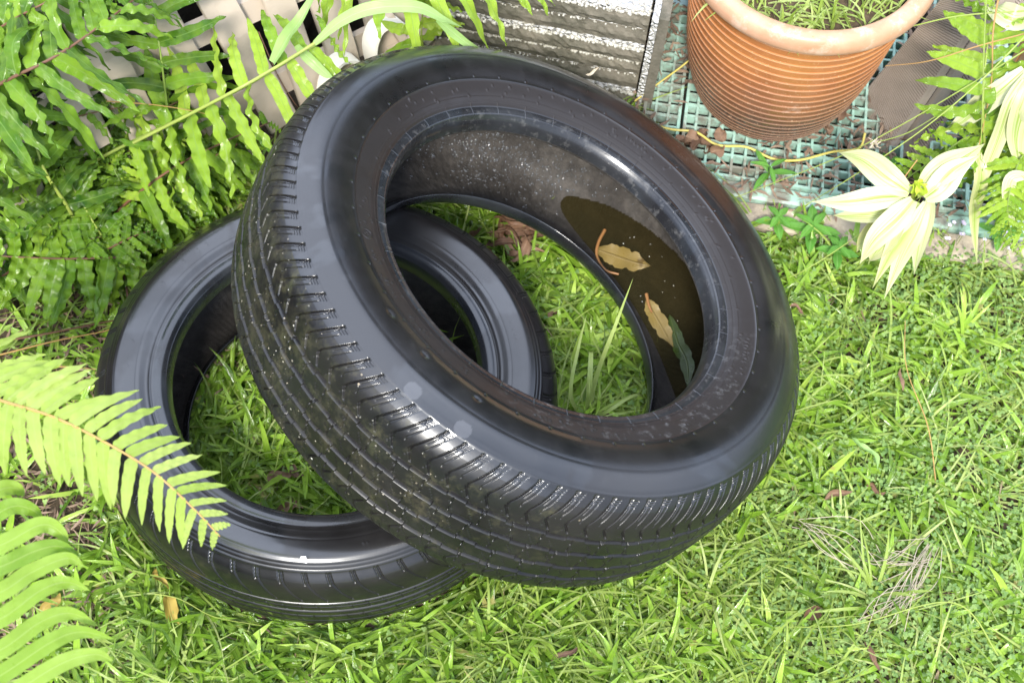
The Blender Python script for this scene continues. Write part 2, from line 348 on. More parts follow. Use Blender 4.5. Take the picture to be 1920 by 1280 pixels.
def lawncol(N, c, ob):
    vl = N.new('ShaderNodeVectorMath', operation='LENGTH'); sb = N.new('ShaderNodeVectorMath', operation='SUBTRACT'); sb.inputs[1].default_value = (0, .9, 0); N.lk(ob, sb.inputs[0]); N.lk(sb.outputs[0], vl.inputs[0])
    c = N.mix(N.ramp(N.vor(120, ob), .05, .3, .6, 0), c, (.16, .12, .08))
    return N.mix(N.ramp(vl.outputs['Value'], 1.25, 1.5), c, N.mix(N.ramp(N.noise(60, 5, .7, ob), .35, .65), (.02, .05, .008), (.10, .20, .03)))
M['soil_lawn'] = simple('soil_and_lawn', (.035, .024, .014), (.09, .065, .04), .85, 14, 150, .8, .006, .2, lawncol)
M['slat'] = simple('beige_painted_wood', (.45, .375, .30), (.53, .45, .365), .5, 6, 90, .15, .001, .4, stain)
M['hoop'] = simple('cream_plastic', (.78, .74, .64), (.84, .80, .72), .4, 8, 60, .05, .001)
def mould(N, c, ob):
    a = N.mix(N.ramp(N.noise(10, 9, .78, ob), .38, .58), c, (.085, .08, .058))
    return N.mix(N.ramp(N.noise(260, 3, .6, ob), .62, .74, 0, .35), a, (.28, .25, .2))
M['paver'] = simple('mouldy_concrete', (.17, .15, .115), (.21, .185, .145), .8, 12, 190, .6, .002, .3, mould)
def pebblecol(N, c, ob):
    e = N.ramp(N.vor(125, ob, 'DISTANCE_TO_EDGE'), 0, .10)
    return N.mix(e, (.22, .20, .15), c)
m, t, p, o = mat('white_pebbles'); N = NT(t); ob = N.obj(); e = N.vor(130, ob, 'DISTANCE_TO_EDGE')
vc = N.new('ShaderNodeTexVoronoi'); vc.inputs['Scale'].default_value = 130; N.lk(ob, vc.inputs['Vector'])
c = N.mix(.25, (.72, .69, .60), vc.outputs['Color']); bw = N.new('ShaderNodeRGBToBW'); N.lk(c, bw.inputs[0]); c = N.mix(.65, (.38, .36, .30), bw.outputs[0])
c = N.mix(N.ramp(N.noise(14, 5, .7, ob), .55, .75, 0, .5), c, (.30, .27, .2))
c = N.mix(N.ramp(e, 0, .09), (.36, .33, .26), c); N.lk(c, p.inputs['Base Color']); p.inputs['Roughness'].default_value = .45
N.bump(p, N.ramp(e, 0, .35), .9, .004); M['pebble'] = m
def grime(N, c, ob):
    return N.mix(N.ramp(N.noise(22, 6, .7, ob), .46, .60, 0, .85), c, (.17, .14, .11))
M['grate'] = simple('green_plastic', (.24, .40, .32), (.34, .50, .41), .5, 12, 140, .2, .001, .4, grime)
M['blue'] = simple('blue_plastic', (.25, .42, .52), (.32, .48, .58), .5, 12, 100, .1, .001)
M['kerb'] = simple('tan_stone', (.34, .28, .20), (.44, .38, .29), .85, 16, 160, .5, .003, .3, grime)
M['under'] = simple('dark_fill', (.012, .010, .008), (.03, .025, .018), .9, 20, 120, .5, .004, .1)  # near-black fill for the sheets behind the panel and under the gratings
def potcol(N, c, ob):
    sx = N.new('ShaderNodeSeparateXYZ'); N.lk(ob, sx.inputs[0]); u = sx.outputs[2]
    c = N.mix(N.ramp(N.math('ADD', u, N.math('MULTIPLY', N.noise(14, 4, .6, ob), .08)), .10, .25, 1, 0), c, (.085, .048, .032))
    c = N.mix(N.ramp(N.noise(300, 3, .6, ob), .60, .75, 0, .5), c, (.60, .40, .25)); c = N.mix(N.ramp(N.attr('tint'), .4, .9, 0, .35), c, (.60, .36, .22))
    c = N.mix(N.ramp(N.noise(13, 5, .75, ob), .60, .72, 0, .35), c, (.55, .45, .38))
    return c
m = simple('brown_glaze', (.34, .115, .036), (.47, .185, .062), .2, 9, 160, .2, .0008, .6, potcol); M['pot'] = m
M['potrim'] = simple('worn_terracotta_rim', (.42, .22, .125), (.50, .30, .19), .4, 25, 150, .3, .001, .4,
    lambda N, c, ob: N.mix(N.ramp(N.noise(30, 6, .8, ob), .52, .70, 0, .6), c, (.64, .52, .42)))
M['board'] = simple('weathered_board', (.22, .175, .14), (.31, .255, .21), .6, 8, 140, .25, .001, .35, lambda N, c, ob: N.mix(N.ramp(N.attr('tint'), .6, .9, 0, .55), c, (.09, .075, .065)))
M['timber'] = simple('orange_brown_timber', (.26, .12, .045), (.36, .18, .07), .5, 12, 100, .3, .001, .4)
M['black_plastic'] = simple('dark_gap', (.012, .012, .012), (.02, .02, .02), .7)
M['flake'] = simple('white_petal', (.8, .79, .76), (.85, .84, .82), .5)
M['vine'] = simple('yellow_vine', (.52, .42, .08), (.42, .36, .10), .5, 30, 90, .2, .0005)
M['flower'] = simple('lilac_flower', (.62, .5, .66), (.75, .68, .78), .5)

# water: thin olive body with a mirror surface
m, t, p, o = mat('rain_water'); N = NT(t); ob = N.obj()
p.inputs['Base Color'].default_value = (.034, .027, .009, 1); p.inputs['Roughness'].default_value = .03; p.inputs['IOR'].default_value = 1.33
p.inputs['Specular IOR Level'].default_value = .5
N.lk(N.mix(N.ramp(N.noise(6, 3, .5, ob), .3, .7), (.020, .0165, .008), (.038, .033, .015)), p.inputs['Base Color'])
tp = N.new('ShaderNodeBsdfTransparent'); tp.inputs[0].default_value = (.70, .60, .36, 1)
ms = N.new('ShaderNodeMixShader'); ms.inputs[0].default_value = .45; N.lk(p.outputs[0], ms.inputs[1]); N.lk(tp.outputs[0], ms.inputs[2]); N.lk(ms.outputs[0], o.inputs[0])
M['water'] = m
m, t, p, o = mat('water_drop'); p.inputs['Base Color'].default_value = (.9, .92, .95, 1); p.inputs['Roughness'].default_value = .02; p.inputs['IOR'].default_value = 1.33
p.inputs['Transmission Weight'].default_value = .8; p.inputs['Coat Weight'].default_value = .8; p.inputs['Coat Roughness'].default_value = .05; p.inputs['Base Color'].default_value = (.35, .36, .38, 1); M['drop'] = m

# ------------------------------------------------------------------ ground
def ground():
    mb = MB(); n = 90; xs = np.concatenate([[-150, -20, -4], np.linspace(-1.6, 1.6, n), [4, 20, 150]]); ys = np.concatenate([[-150, -20, -3], np.linspace(-.6, 2.4, n), [5, 20, 150]])
    X, Y = np.meshgrid(xs, ys, indexing='ij'); Z = -.004 + .004 * np.sin(X * 7 + Y * 3) * np.cos(Y * 9 - X * 2); Z[np.abs(X) > 1.6] = -.004; Z[(Y > 2.4) | (Y < -.6)] = -.004
    k = len(xs); idx = np.arange(k * len(ys)).reshape(k, len(ys))
    mb.add(np.stack([X, Y, Z], -1).reshape(-1, 3), np.stack([idx[:-1, :-1], idx[1:, :-1], idx[1:, 1:], idx[:-1, 1:]], -1).reshape(-1, 4))
    o = mb.build('ground', M['soil_lawn']); tag(o, 'brown garden soil under the lawn', None, None, 'structure')
ground()

def added_hedge():  # unseen foliage walls added for the wet rubber to reflect
    r0 = np.random.default_rng(55)
    for az0, az1, rad, top, label in ((-170, -62, 4.2, 2.0, 'dark foliage wall added left of the lawn for reflections, outside the picture'), (12, 54, 4.6, 5.2, 'tall dark foliage wall added ahead for reflections, outside the picture')):
        n1, n2 = 160, 50; A_, Z_ = np.meshgrid(np.radians(np.linspace(az0, az1, n1)), np.linspace(0, 1, n2), indexing='ij')
        rr_ = rad + .35 * np.sin(A_ * 23) * np.sin(Z_ * 9 + A_ * 7) + r0.normal(0, .08, A_.shape) + .9 * Z_ ** 3; tp = top * (1 + .22 * np.sin(A_ * 11 + 1) + .12 * np.sin(A_ * 31))
        P = np.stack([np.sin(A_) * rr_, .8 + np.cos(A_) * rr_, -.05 + tp * np.minimum(Z_ * 1.25, 1)], -1); P[Z_ > .8] += np.stack([np.sin(A_), np.cos(A_), 0 * A_], -1)[Z_ > .8] * ((Z_[Z_ > .8] - .8) * 5)[:, None]
        idx = np.arange(n1 * n2).reshape(n1, n2); mb = MB(); mb.add(P.reshape(-1, 3), np.stack([idx[:-1, :-1], idx[1:, :-1], idx[1:, 1:], idx[:-1, 1:]], -1).reshape(-1, 4))
        tag(mb.build('added_hedge', M['added_hedge'], smooth=False), label, 'added_hedge', None, 'stuff')
M['added_hedge'] = simple('added_hedge_leaves', (.012, .022, .006), (.05, .085, .02), .7, 30, 8, .6, .02, .2)
added_hedge()

# ------------------------------------------------------------------ tyres
def frame_of(tx, ty):
    n = unit(np.array([tx, ty, 1.0])); a = unit(np.cross([0, 1, 0], n)); b = np.cross(n, a); return n, a, b
TA = dict(c=np.array([.01159482, .84502173, .22945914]), fr=frame_of(.43086681, .26304571), ov=(-.00578, .00536))
TB = dict(c=np.array([-.21978274, .75170645, .0840]), fr=frame_of(.0, .0), ov=(.0212, .0049))

def resample(P, steps):
    "P: list of (r,s) control points; steps: sample spacing per span -> dense profile and span index"
    P = np.array(P, float); out = []; span = []
    ext = np.vstack([2 * P[0] - P[1], P, 2 * P[-1] - P[-2]])
    for i in range(len(P) - 1):
        a, b, c, d = ext[i], ext[i + 1], ext[i + 2], ext[i + 3]; L_ = np.linalg.norm(c - b); k = max(2, int(round(L_ / steps[i])))
        # centripetal-ish damping of tangents
        m1 = (c - a) / (np.linalg.norm(c - a) + 1e-9) * L_; m2 = (d - b) / (np.linalg.norm(d - b) + 1e-9) * L_
        for j in range(k):
            t = j / k; h = (2 * t ** 3 - 3 * t ** 2 + 1) * b + (t ** 3 - 2 * t ** 2 + t) * m1 + (-2 * t ** 3 + 3 * t ** 2) * c + (t ** 3 - t ** 2) * m2
            out.append(h); span.append(i)
    out.append(P[-1]); span.append(len(P) - 2)
    return np.array(out), np.array(span)

def g(x, w_): return np.exp(-(x / w_) ** 2)
def slot(d, w_): return np.clip(1.3 - np.abs(d) / (w_ * .5), 0, 1).clip(0, 1)

def make_tyre(T, prof, steps, parts, nth, hfun, name, label, mats):
    n, a, b = T['fr']; root = empty(name, T['c'], label, 'tyre')
    root.rotation_mode = 'QUATERNION'
    rot = Matrix(((a[0], b[0], n[0]), (a[1], b[1], n[1]), (a[2], b[2], n[2])))
    root.rotation_quaternion = rot.to_quaternion()
    P, span = resample(prof, steps); tg = unit(np.gradient(P, axis=0)); nr = np.stack([tg[:, 1], -tg[:, 0]], 1)   # outward side fixed below
    if (nr[np.argmax(P[:, 0]), 0] < 0): nr = -nr
    th = np.arange(nth) * 2 * math.pi / nth
    TH, R = np.meshgrid(th, P[:, 0], indexing='xy'); S = np.repeat(P[:, 1][:, None], nth, 1)
    h, mark, scuff, dry = hfun(TH, R, S, span[:, None] + 0 * TH, P)
    R2 = R + h * nr[:, :1]; S2 = S + h * nr[:, 1:]
    R2 = R2 * (1 + T['ov'][0] * np.cos(2 * TH) + T['ov'][1] * np.sin(2 * TH))
    V = np.stack([R2 * np.cos(TH), R2 * np.sin(TH), S2], -1)      # local coordinates
    dth = np.roll(V, -1, 1) - np.roll(V, 1, 1); dp = np.gradient(V, axis=0); NN = unit(np.cross(dth, dp))
    ref = np.stack([nr[:, :1] * np.cos(TH), nr[:, :1] * np.sin(TH), nr[:, 1:] + 0 * TH], -1)
    if (NN * ref).sum(-1).mean() < 0: NN = -NN
    nP = len(P)
    for pname, s0, s1, mt in parts:
        rows = np.where((span >= s0) & (span <= s1))[0]; rows = np.arange(rows[0], min(rows[-1] + 2, nP))
        v = V[rows].reshape(-1, 3); k = len(rows); idx = np.arange(k * nth).reshape(k, nth); nx = np.roll(idx, -1, 1)
        f = np.stack([idx[:-1], nx[:-1], nx[1:], idx[1:]], -1).reshape(-1, 4)
        # orientation
        c0 = np.cross(v[f[0, 1]] - v[f[0, 0]], v[f[0, 3]] - v[f[0, 0]])
        if (c0 * ref[rows[0], 0]).sum() < 0: f = f[:, ::-1]
        mb = MB(); uv = np.stack([TH[rows] / (2 * math.pi), (rows[:, None] / nP) + 0 * TH[rows]], -1).reshape(-1, 2)
        mb.add(v, f, uv, mark[rows].ravel()); o = mb.build(pname, mt)
        o.parent = root
        me = o.data
        for an, arr in (('mark', mark), ('scuff', scuff), ('dry', dry)):
            at = me.attributes.new(an, 'FLOAT', 'POINT'); at.data.foreach_set('value', arr[rows].ravel().astype(np.float32))
        me.normals_split_custom_set_from_vertices(NN[rows].reshape(-1, 3))
        if pname == 'sidewall' and s0 > 12: o['label'] = 'lower sidewall facing the grass'
    return root, P

# profile of the big tyre: closed loop from upper bead toe outwards, over the tread, to the lower bead and back inside
A_half = [(.2118, .0640), (.2145, .0770), (.2195, .0850), (.2270, .0880), (.2330, .0905), (.2430, .0955), (.2600, .1010), (.2625, .1022), (.2800, .1062), (.3000, .1045), (.3160, .0985), (.3259, .0924), (.3360, .0825), (.3425, .0720), (.3465, .0560), (.3490, .0300), (.3500, 0)]
A_prof = A_half + [(r, -s) for r, s in A_half[-2::-1]]
nA = len(A_prof)
A_in = [(.2135, -.0600), (.2240, -.0720), (.2420, -.0830), (.2700, -.0920), (.3000, -.0930), (.3230, -.0820), (.3330, -.0600), (.3365, -.0300), (.3370, 0)]
A_in = A_in + [(r, -s) for r, s in A_in[-2::-1]] + [(.2118, .0640)]
A_full = A_prof + A_in
stA = [.0022, .0016, .0016, .0016, .0014, .0014, .0008, .0016, .0018, .0018, .0014, .0008, .0008, .0008, .0008, .0009]
stA = stA + [.0009, .0012, .0012, .0012, .0012, .003, .004, .005, .004, .004, .004, .004, .004, .004, .003, .003] + [.006] * (len(A_in))
def hA(TH, R, S, SP, P):
    ph = TH * 96 / (2 * math.pi); h = np.zeros_like(TH); fr = lambda x: (x + .5) % 1 - .5
    # tread coordinate: arc length from the centre line
    arc = np.concatenate([[0], np.cumsum(np.linalg.norm(np.diff(P, axis=0), axis=1))]); i0 = np.argmax(P[:, 0] - np.abs(P[:, 1]) * 1e-3); U = -(arc - arc[i0])[:, None] + 0 * TH
    tr = (np.abs(U) < .112) & (SP >= 11) & (SP <= 20)
    pw = .0229                                              # pitch length, metres
    wob = .0
    for u0, wd in ((.041, .0052), (.014, .0050), (-.014, .0050), (-.041, .0052)):
        jog = .0012 * np.sign(np.sin(ph * math.pi + u0 * 90))
        h -= np.where(tr, .0052 * slot(U - u0 - jog, wd), 0)
    for sgn in (1, -1):
        u = U * sgn
        c = np.interp(u, [.048, .060, .066, .104], [.86, .50, .55, 1.55])          # hooked shoulder slots
        h -= np.where(tr & (u > .048) & (u < .104), .0028 * slot(fr(ph + sgn * .2 - c) * pw, np.where(u < .062, .0026, .0018)), 0)
        c2 = np.interp(u, [.070, .090], [1.1, 1.6])
        h -= np.where(tr & (u > .066) & (u < .092), .0011 * slot(fr(ph + sgn * .2 - c2) * pw, .0014), 0)
        h -= np.where(tr & (u > .076) & (u < .104), .0008 * slot(fr(ph + sgn * .2 - c2 + .25) * pw, .0014), 0)
        q = fr(ph + sgn * .2 - np.interp(u, [.066, .104], [.5, 1.55]))
        h -= np.where(tr & (u > .092) & (u < .103) & (q > .12) & (q < .46), .0010 * slot(((u * 1000 / 2.6) % 1 - .5) * .0026, .0016), 0)
        h -= np.where(tr & (u > .090) & (u < .104), .0012 * slot((q - .10) * pw, .0018), 0)
        h -= .0016 * np.where(tr, slot(u - .1055, .0022), 0)
        # pits in the shoulder rib
        for k in range(3): h -= np.where(tr, .0009 * g(np.hypot(fr(ph - .28 - .07 * k) * pw, u - .0525 - .0036 * k), .0011), 0)
    # transverse cuts through the ribs
    for u0, u1, o_, sl in ((.017, .038, .1, 6), (-.011, .011, .6, -4), (-.038, -.017, .3, 6), (-.060, -.044, .0, 3)):
        h -= np.where(tr & (U > u0) & (U < u1), .0020 * slot(fr((ph + o_ + sl * U) / 1.5) * pw * 1.5, .0016) * (np.abs((U - u0) / (u1 - u0) - .5) > .12), 0)
        for k in range(4): h -= np.where(tr, .0009 * g(np.hypot(fr(ph + o_ + .5 + .10 * k) * pw, U - (u0 + u1) / 2 - .003 * (k - 1.5)), .0010), 0)
    # sidewall: ridge lines, bead rings, moulding nubs
    up = (S > 0) & (SP <= 11)
    ring = lambda r0, w_, a_: a_ * g(R - r0, w_)
    h += np.where(SP <= 11, ring(.2612, .0007, .0009) + ring(.2335, .0007, .0007) + ring(.2365, .0007, .0007) + ring(.2392, .0007, .0006) + ring(.2195, .0010, .0009) - ring(.2285, .0016, .0012) + ring(.3235, .0008, .0005), 0)
    h -= np.where(SP <= 11, .0006 * (R > .2625) * (R < .3) * .5, 0)
    tick = (np.abs(((TH * 36 / (2 * math.pi)) + .5) % 1 - .5) < .012) & (R > .2190) & (R < .2335) & (SP <= 4)
    h += np.where(tick, .0007, 0)
    rr = np.random.default_rng(3)
    nubs = [(.2645, k * 2 * math.pi / 44 + .03) for k in range(44)] + [(.2405, k * 2 * math.pi / 30) for k in range(30)] + [(rr.uniform(.243, .2585), rr.uniform(0, 6.28)) for _ in range(90)]
    for r0, t0 in nubs:
        dt = (TH[0] - t0 + math.pi) % (2 * math.pi) - math.pi; cols = np.where(np.abs(dt) < .02)[0]; rows = np.where((SP[:, 0] <= 7) & (np.abs(P[:, 0] - r0) < .006))[0]
        if len(cols) and len(rows):
            ix = np.ix_(rows, cols); h[ix] += .0009 * np.exp(-((R[ix] - r0) ** 2 + (dt[cols][None] * r0) ** 2) / .0014 ** 2)
    # raised circle mark and small raised letters-like ticks near the ring
    def loc(r0, deg): 
        dt = (TH - math.radians(deg) + math.pi) % (2 * math.pi) - math.pi; return R - r0, dt * r0
    x, y = loc(.2525, -163.2); d = np.hypot(x, y); h += np.where(SP <= 8, .0009 * g(d - .0062, .0011) + .0008 * g(d - .0025, .0010) * (y < .001), 0)
    for g0_, cnt in ((-158, 3), (-149, 5), (-138, 6), (-100, 4), (-20, 7), (60, 6)):
        for k in range(cnt):
            for q_ in range(3):
                x, y = loc(.2515 + rr.uniform(-.002, .002), g0_ + k * 1.3 + rr.uniform(-.2, .2)); sx_, sy_ = ((.0006, .0018), (.0018, .0006))[q_ % 2]
                h += np.where(SP <= 7, .0007 * np.exp(-(x / sx_) ** 2 - (y / sy_) ** 2), 0)
    mark = np.zeros_like(h); 
    for r0, dg in ((.317, -124.7), (.3168, -113.4)):
        x, y = loc(r0, dg); q = ((np.abs(x) / .0072) ** 2.4 + (np.abs(y) / .0092) ** 2.4); mark = np.maximum(mark, np.where((SP <= 11) & (q < 1), .9, 0) * 1.0)
    x, y = loc(.300, -150.5); mark = np.maximum(mark, np.where((SP <= 11) & (np.hypot(x, y) < .0045), .25, 0))
    for r0, dg in ((.277, -128.3), (.278, -114.0), (.275, -140)):
        x, y = loc(r0, dg); h -= np.where(SP <= 11, .002 * g(np.hypot(x, y * .6), .0032), 0)
    n_ = np.sin(TH * 5 + 1) * .4 + .5
    scuff = np.where((SP <= 7) & (R > .2285), np.clip(np.cos(TH + 1.0) * 2.2 - 1.2, 0, .8) * np.clip((.262 - R) / .004, 0, 1), 0) + np.where(SP <= 2, .8, 0)
    dry = np.where((SP <= 7) & (R > .229) & (R < .2605), 1., 0.)
    return h, mark, scuff, dry
sidesA = [('bead', 0, 3, M['rub_bead']), ('sidewall', 4, 11, M['rub_side']), ('tread', 12, nA - 2 - 12, M['rub_tread']), ('sidewall', nA - 1 - 12, nA - 6, M['rub_side']), ('bead', nA - 5, nA, M['rub_bead']), ('inner_liner', nA + 1, len(A_full) - 2, M['rub_liner'])]
tyreA, PA = make_tyre(TA, A_full, stA, sidesA, 2880, hA, 'tyre', 'big worn black tyre leaning on top of the other tyre with rainwater inside', M)

def scaleprof(pts, rh, ro, ws): return pts
B_half = [(.1809, .0871 * .78), (.1835, .0800), (.1885, .0870), (.1950, .0892), (.2010, .0885), (.2080, .0905), (.2180, .0940), (.2210, .0945), (.2350, .0965), (.2440, .0950), (.2525, .0880), (.2574, .0833), (.2660, .0745), (.2718, .0640), (.2760, .0480), (.2785, .0240), (.2795, 0)]
B_prof = B_half + [(r, -s) for r, s in B_half[-2::-1]]
B_in = [(.1825, -.0640), (.1900, -.0740), (.2050, -.0820), (.2250, -.0860), (.2420, -.0830), (.2560, -.0720), (.2640, -.0520), (.2670, -.0260), (.2675, 0)]
B_in = B_in + [(r, -s) for r, s in B_in[-2::-1]] + [B_half[0]]
def hB(TH, R, S, SP, P):
    h = np.zeros_like(TH); fr = lambda x: (x + .5) % 1 - .5; ph = TH * 58 / (2 * math.pi); pw = .0303
    arc = np.concatenate([[0], np.cumsum(np.linalg.norm(np.diff(P, axis=0), axis=1))]); i0 = np.argmax(P[:, 0] - np.abs(P[:, 1]) * 1e-3); U = -(arc - arc[i0])[:, None] + 0 * TH
    tr = (SP >= 11) & (SP <= 20)
    for u0, wd, dp in ((.034, .0040, .004), (.024, .0022, .002), (.009, .0055, .004), (-.009, .0055, .004), (-.034, .004, .004)): h -= np.where(tr, dp * slot(U - u0, wd), 0)
    for sgn in (1, -1):
        u = U * sgn
        c = np.interp(u, [.042, .060, .075, .090], [.85, .42, .12, .0]); big = np.abs(fr((ph) / 2)) < .25
        h -= np.where(tr & (u > .042) & (u < .0895), .0024 * slot(fr(ph - c) * pw, .0020), 0)
        h -= np.where(tr & (u > .074) & (u < .0895), .0016 * slot(fr(ph - c + .14) * pw, .0016), 0)
        h -= np.where(tr, .0014 * slot(u - .0905, .0020), 0)
    h -= np.where(tr & (np.abs(U) < .031) & (np.abs(U) > .012), .0012 * slot(fr(ph * 1.5 + U * 18) * pw / 1.5, .0012), 0)
    rg = lambda r0, w_, a_: a_ * g(R - r0, w_)
    h += np.where(SP <= 11, rg(.2005, .0012, -.0006) + rg(.2070, .0008, .0004) + rg(.2190, .0014, -.0005) + rg(.2470, .0006, .0006) + rg(.2510, .0006, .0006) + rg(.2550, .0007, .0007) + rg(.1860, .001, .0008), 0)
    rr = np.random.default_rng(5)
    for r0, t0 in [(.2300, rr.uniform(0, 6.28)) for _ in range(20)]:
        dt = (TH[0] - t0 + math.pi) % (2 * math.pi) - math.pi; cols = np.where(np.abs(dt) < .03)[0]; rows = np.where((SP[:, 0] <= 9) & (np.abs(P[:, 0] - r0) < .006))[0]
        if len(cols) and len(rows):
            ix = np.ix_(rows, cols); h[ix] += .0006 * np.exp(-((R[ix] - r0) ** 2 + (dt[cols][None] * r0) ** 2) / .0014 ** 2)
    z = np.zeros_like(h)
    return h, z, z, z
nB = len(B_prof)
sidesB = [('bead', 0, 3, M['rub_bead']), ('sidewall', 4, 11, M['rub_side']), ('tread', 12, nB - 2 - 12, M['rub2_tread']), ('sidewall', nB - 1 - 12, nB - 6, M['rub_side']), ('bead', nB - 5, nB, M['rub_bead']), ('inner_liner', nB + 1, len(B_prof + B_in) - 2, M['rub_liner'])]
stB = [x * 1.1 for x in stA[:32]] + [.006] * len(B_in)
tyreB, PB = make_tyre(TB, B_prof + B_in, stB, sidesB, 1600, hB, 'tyre', 'smaller black tyre lying flat on the grass underneath', M)

def in_tyre(X, T, ro, rh, hw, grow=0.004):
    n, a, b = T['fr']; D = X - T['c']; s = D @ n; r = np.hypot(D @ a, D @ b)
    rc, rw = (ro + rh) / 2, (ro - rh) / 2
    return (np.abs((r - rc) / (rw + grow)) ** 2.6 + np.abs(s / (hw + grow)) ** 2.6) < 1
def blocked(X): return in_tyre(X, TA, .35, .213, .10) | in_tyre(X, TB, .2815, .180, .094)

# ------------------------------------------------------------------ rainwater held by the big tyre
def water():
    n, a, b = TA['fr']; z = .043; nx = 220
    xs = np.linspace(-.1, .45, nx); ys = np.linspace(.55, 1.3, int(nx * .75 / .55)); X, Y = np.meshgrid(xs, ys, indexing='ij'); P = np.stack([X, Y, np.full_like(X, z)], -1)
    D = P - TA['c']; s = D @ n; r = np.hypot(D @ a, D @ b)
    # liner outline: largest |s| allowed at radius r, slightly inside the rubber wall
    wl = np.interp(r, [.2128, .216, .228, .242, .27, .30, .323, .333, .3365, .3415], [.064, .070, .080, .0855, .0955, .0965, .0860, .064, .034, 0], left=-1, right=-1)
    ok = np.abs(s) < wl; low = (D @ unit(np.array([n[0], n[1], 0]))) > 0
    ok &= low
    cell = ok[:-1, :-1] & ok[1:, :-1] & ok[1:, 1:] & ok[:-1, 1:]
    idx = np.arange(X.size).reshape(X.shape)
    f = np.stack([idx[:-1, :-1], idx[1:, :-1], idx[1:, 1:], idx[:-1, 1:]], -1)[cell]
    used, inv = np.unique(f, return_inverse=True); mb = MB(); mb.add(P.reshape(-1, 3)[used], inv.reshape(-1, 4))
    o = mb.build('water', M['water']); tag(o, 'murky brown rainwater pooled inside the big tyre', None, None, 'structure')
water()
def drops():
    n, a, b = TA['fr']; mb = MB(); r0 = np.random.default_rng(11)
    ic = []
    k, m_ = 7, 4
    for i in range(m_ + 1):
        for j in range(k): ph = math.pi / 2 * i / m_; ic.append((math.cos(ph) * math.cos(2 * math.pi * j / k), math.cos(ph) * math.sin(2 * math.pi * j / k), math.sin(ph)))
    ic = np.array(ic); fa = np.array([[i * k + j, i * k + (j + 1) % k, (i + 1) * k + (j + 1) % k, (i + 1) * k + j] for i in range(m_) for j in range(k)])
    i0 = nA - 1
    prof = spline([(r_, s_, 0) for r_, s_ in [(.3368, -.018), (.3365, -.03), (.333, -.06), (.323, -.082), (.30, -.093), (.27, -.092), (.242, -.083), (.228, -.075)]], 300)[:, :2]
    al = np.concatenate([[0], np.cumsum(np.linalg.norm(np.diff(prof, axis=0), axis=1))]); tg2 = unit(np.gradient(prof, axis=0)); n2 = np.stack([-tg2[:, 1], tg2[:, 0]], 1); n2 *= np.sign(((np.array([.285, 0]) - prof) * n2).sum(1))[:, None]
    for q in range(950):
        th = math.radians(r0.normal(88, 16)); k = int(np.clip(r0.normal(.40, .20), .02, .97) * 299); r, u = prof[k]
        er = math.cos(th) * a + math.sin(th) * b; ovf = 1 + TA['ov'][0] * math.cos(2 * th) + TA['ov'][1] * math.sin(2 * th)
        P = TA['c'] + er * (r * ovf) + n * u
        if P[2] < .045: continue
        nn = unit(er * n2[k, 0] + n * n2[k, 1]); t1 = unit(np.cross(nn, [0.1, .2, 1])); t2 = np.cross(nn, t1)
        R_ = .0007 + .0013 * r0.random() ** 2 * (1.6 if r0.random() < .15 else 1); st = r0.uniform(1, 1.5)
        v = P - nn * .0002 + R_ * (ic[:, :1] * t1 + ic[:, 1:2] * t2 * st + ic[:, 2:] * nn * .65); mb.add(v, fa)
    o = mb.build('water_drops', M['drop']); tag(o, 'rain drops clinging to the inner wall of the big tyre', 'water drops', None, 'stuff')
drops()

def specks():
    r0 = np.random.default_rng(14); mb = MB(); k = 6
    for q in range(34):
        c = G(r0.uniform(1080, 1300), r0.uniform(420, 740), .0437)
        D = c - TA['c']; s_ = D @ TA['fr'][0]; r_ = np.linalg.norm(D - s_ * TA['fr'][0])
        if not (.222 < r_ < .325 and abs(s_) < .088): continue
        R_ = r0.uniform(.0003, .0007); t_ = np.arange(k) * 2 * math.pi / k; mb.add([c + [0, 0, .0004]] + [c + [R_ * math.cos(a_) * r0.uniform(.6, 1.3), R_ * math.sin(a_), 0] for a_ in t_], [[0, i + 1, (i + 1) % k + 1] for i in range(k)])
    tag(mb.build('floating_specks', M['flake']), 'tiny pale specks floating on the rainwater', 'specks', None, 'stuff')
specks()
# leaves floating in the water
def float_leaf(name, pts, width, m_, label, stalk=None, z=.0445, wav=.05):
    mb = MB(); C3 = [G(x, y, z) for x, y in pts]; ribbon(mb, C3, width, (0, 0, 1), w_jag, 40, 9, .05, wav, 2.3, .5); root = mb.build(name, m_, origin=C3[0]); tag(root, label, 'leaf')
    if stalk:
        ms_ = MB(); S3 = spline([G(x, y, z + .002 + .001 * i) for i, (x, y) in enumerate(stalk)], 14); ms_.tube(S3, np.linspace(.0026, .0016, 14), 6); st = ms_.build('stalk', M['stem_st']); st.parent = root; st.matrix_parent_inverse = Matrix.Translation(root.location).inverted()
M['stem_st'] = simple('soaked_stalk', (.22, .10, .035), (.28, .14, .05), .4)
float_leaf('fallen_leaf', [(1116, 466), (1150, 478), (1185, 490), (1221, 499)], .036, M['wet_leaf'], 'yellow-brown leaf with a long curled stalk floating in the tyre water', [(1134, 431), (1122, 455), (1119, 480), (1135, 506), (1160, 514)])
float_leaf('fallen_leaf', [(1214, 560), (1225, 585), (1245, 620), (1262, 650)], .024, M['wet_leaf'], 'narrow folded yellow-brown leaf beside a green leaf in the tyre water', [(1212, 551), (1216, 570), (1222, 585)])
float_leaf('fallen_leaf', [(1256, 590), (1270, 640), (1288, 680), (1290, 735)], .022, M['wet_green'], 'dark olive green leaf sunk in the tyre water', z=.0437)

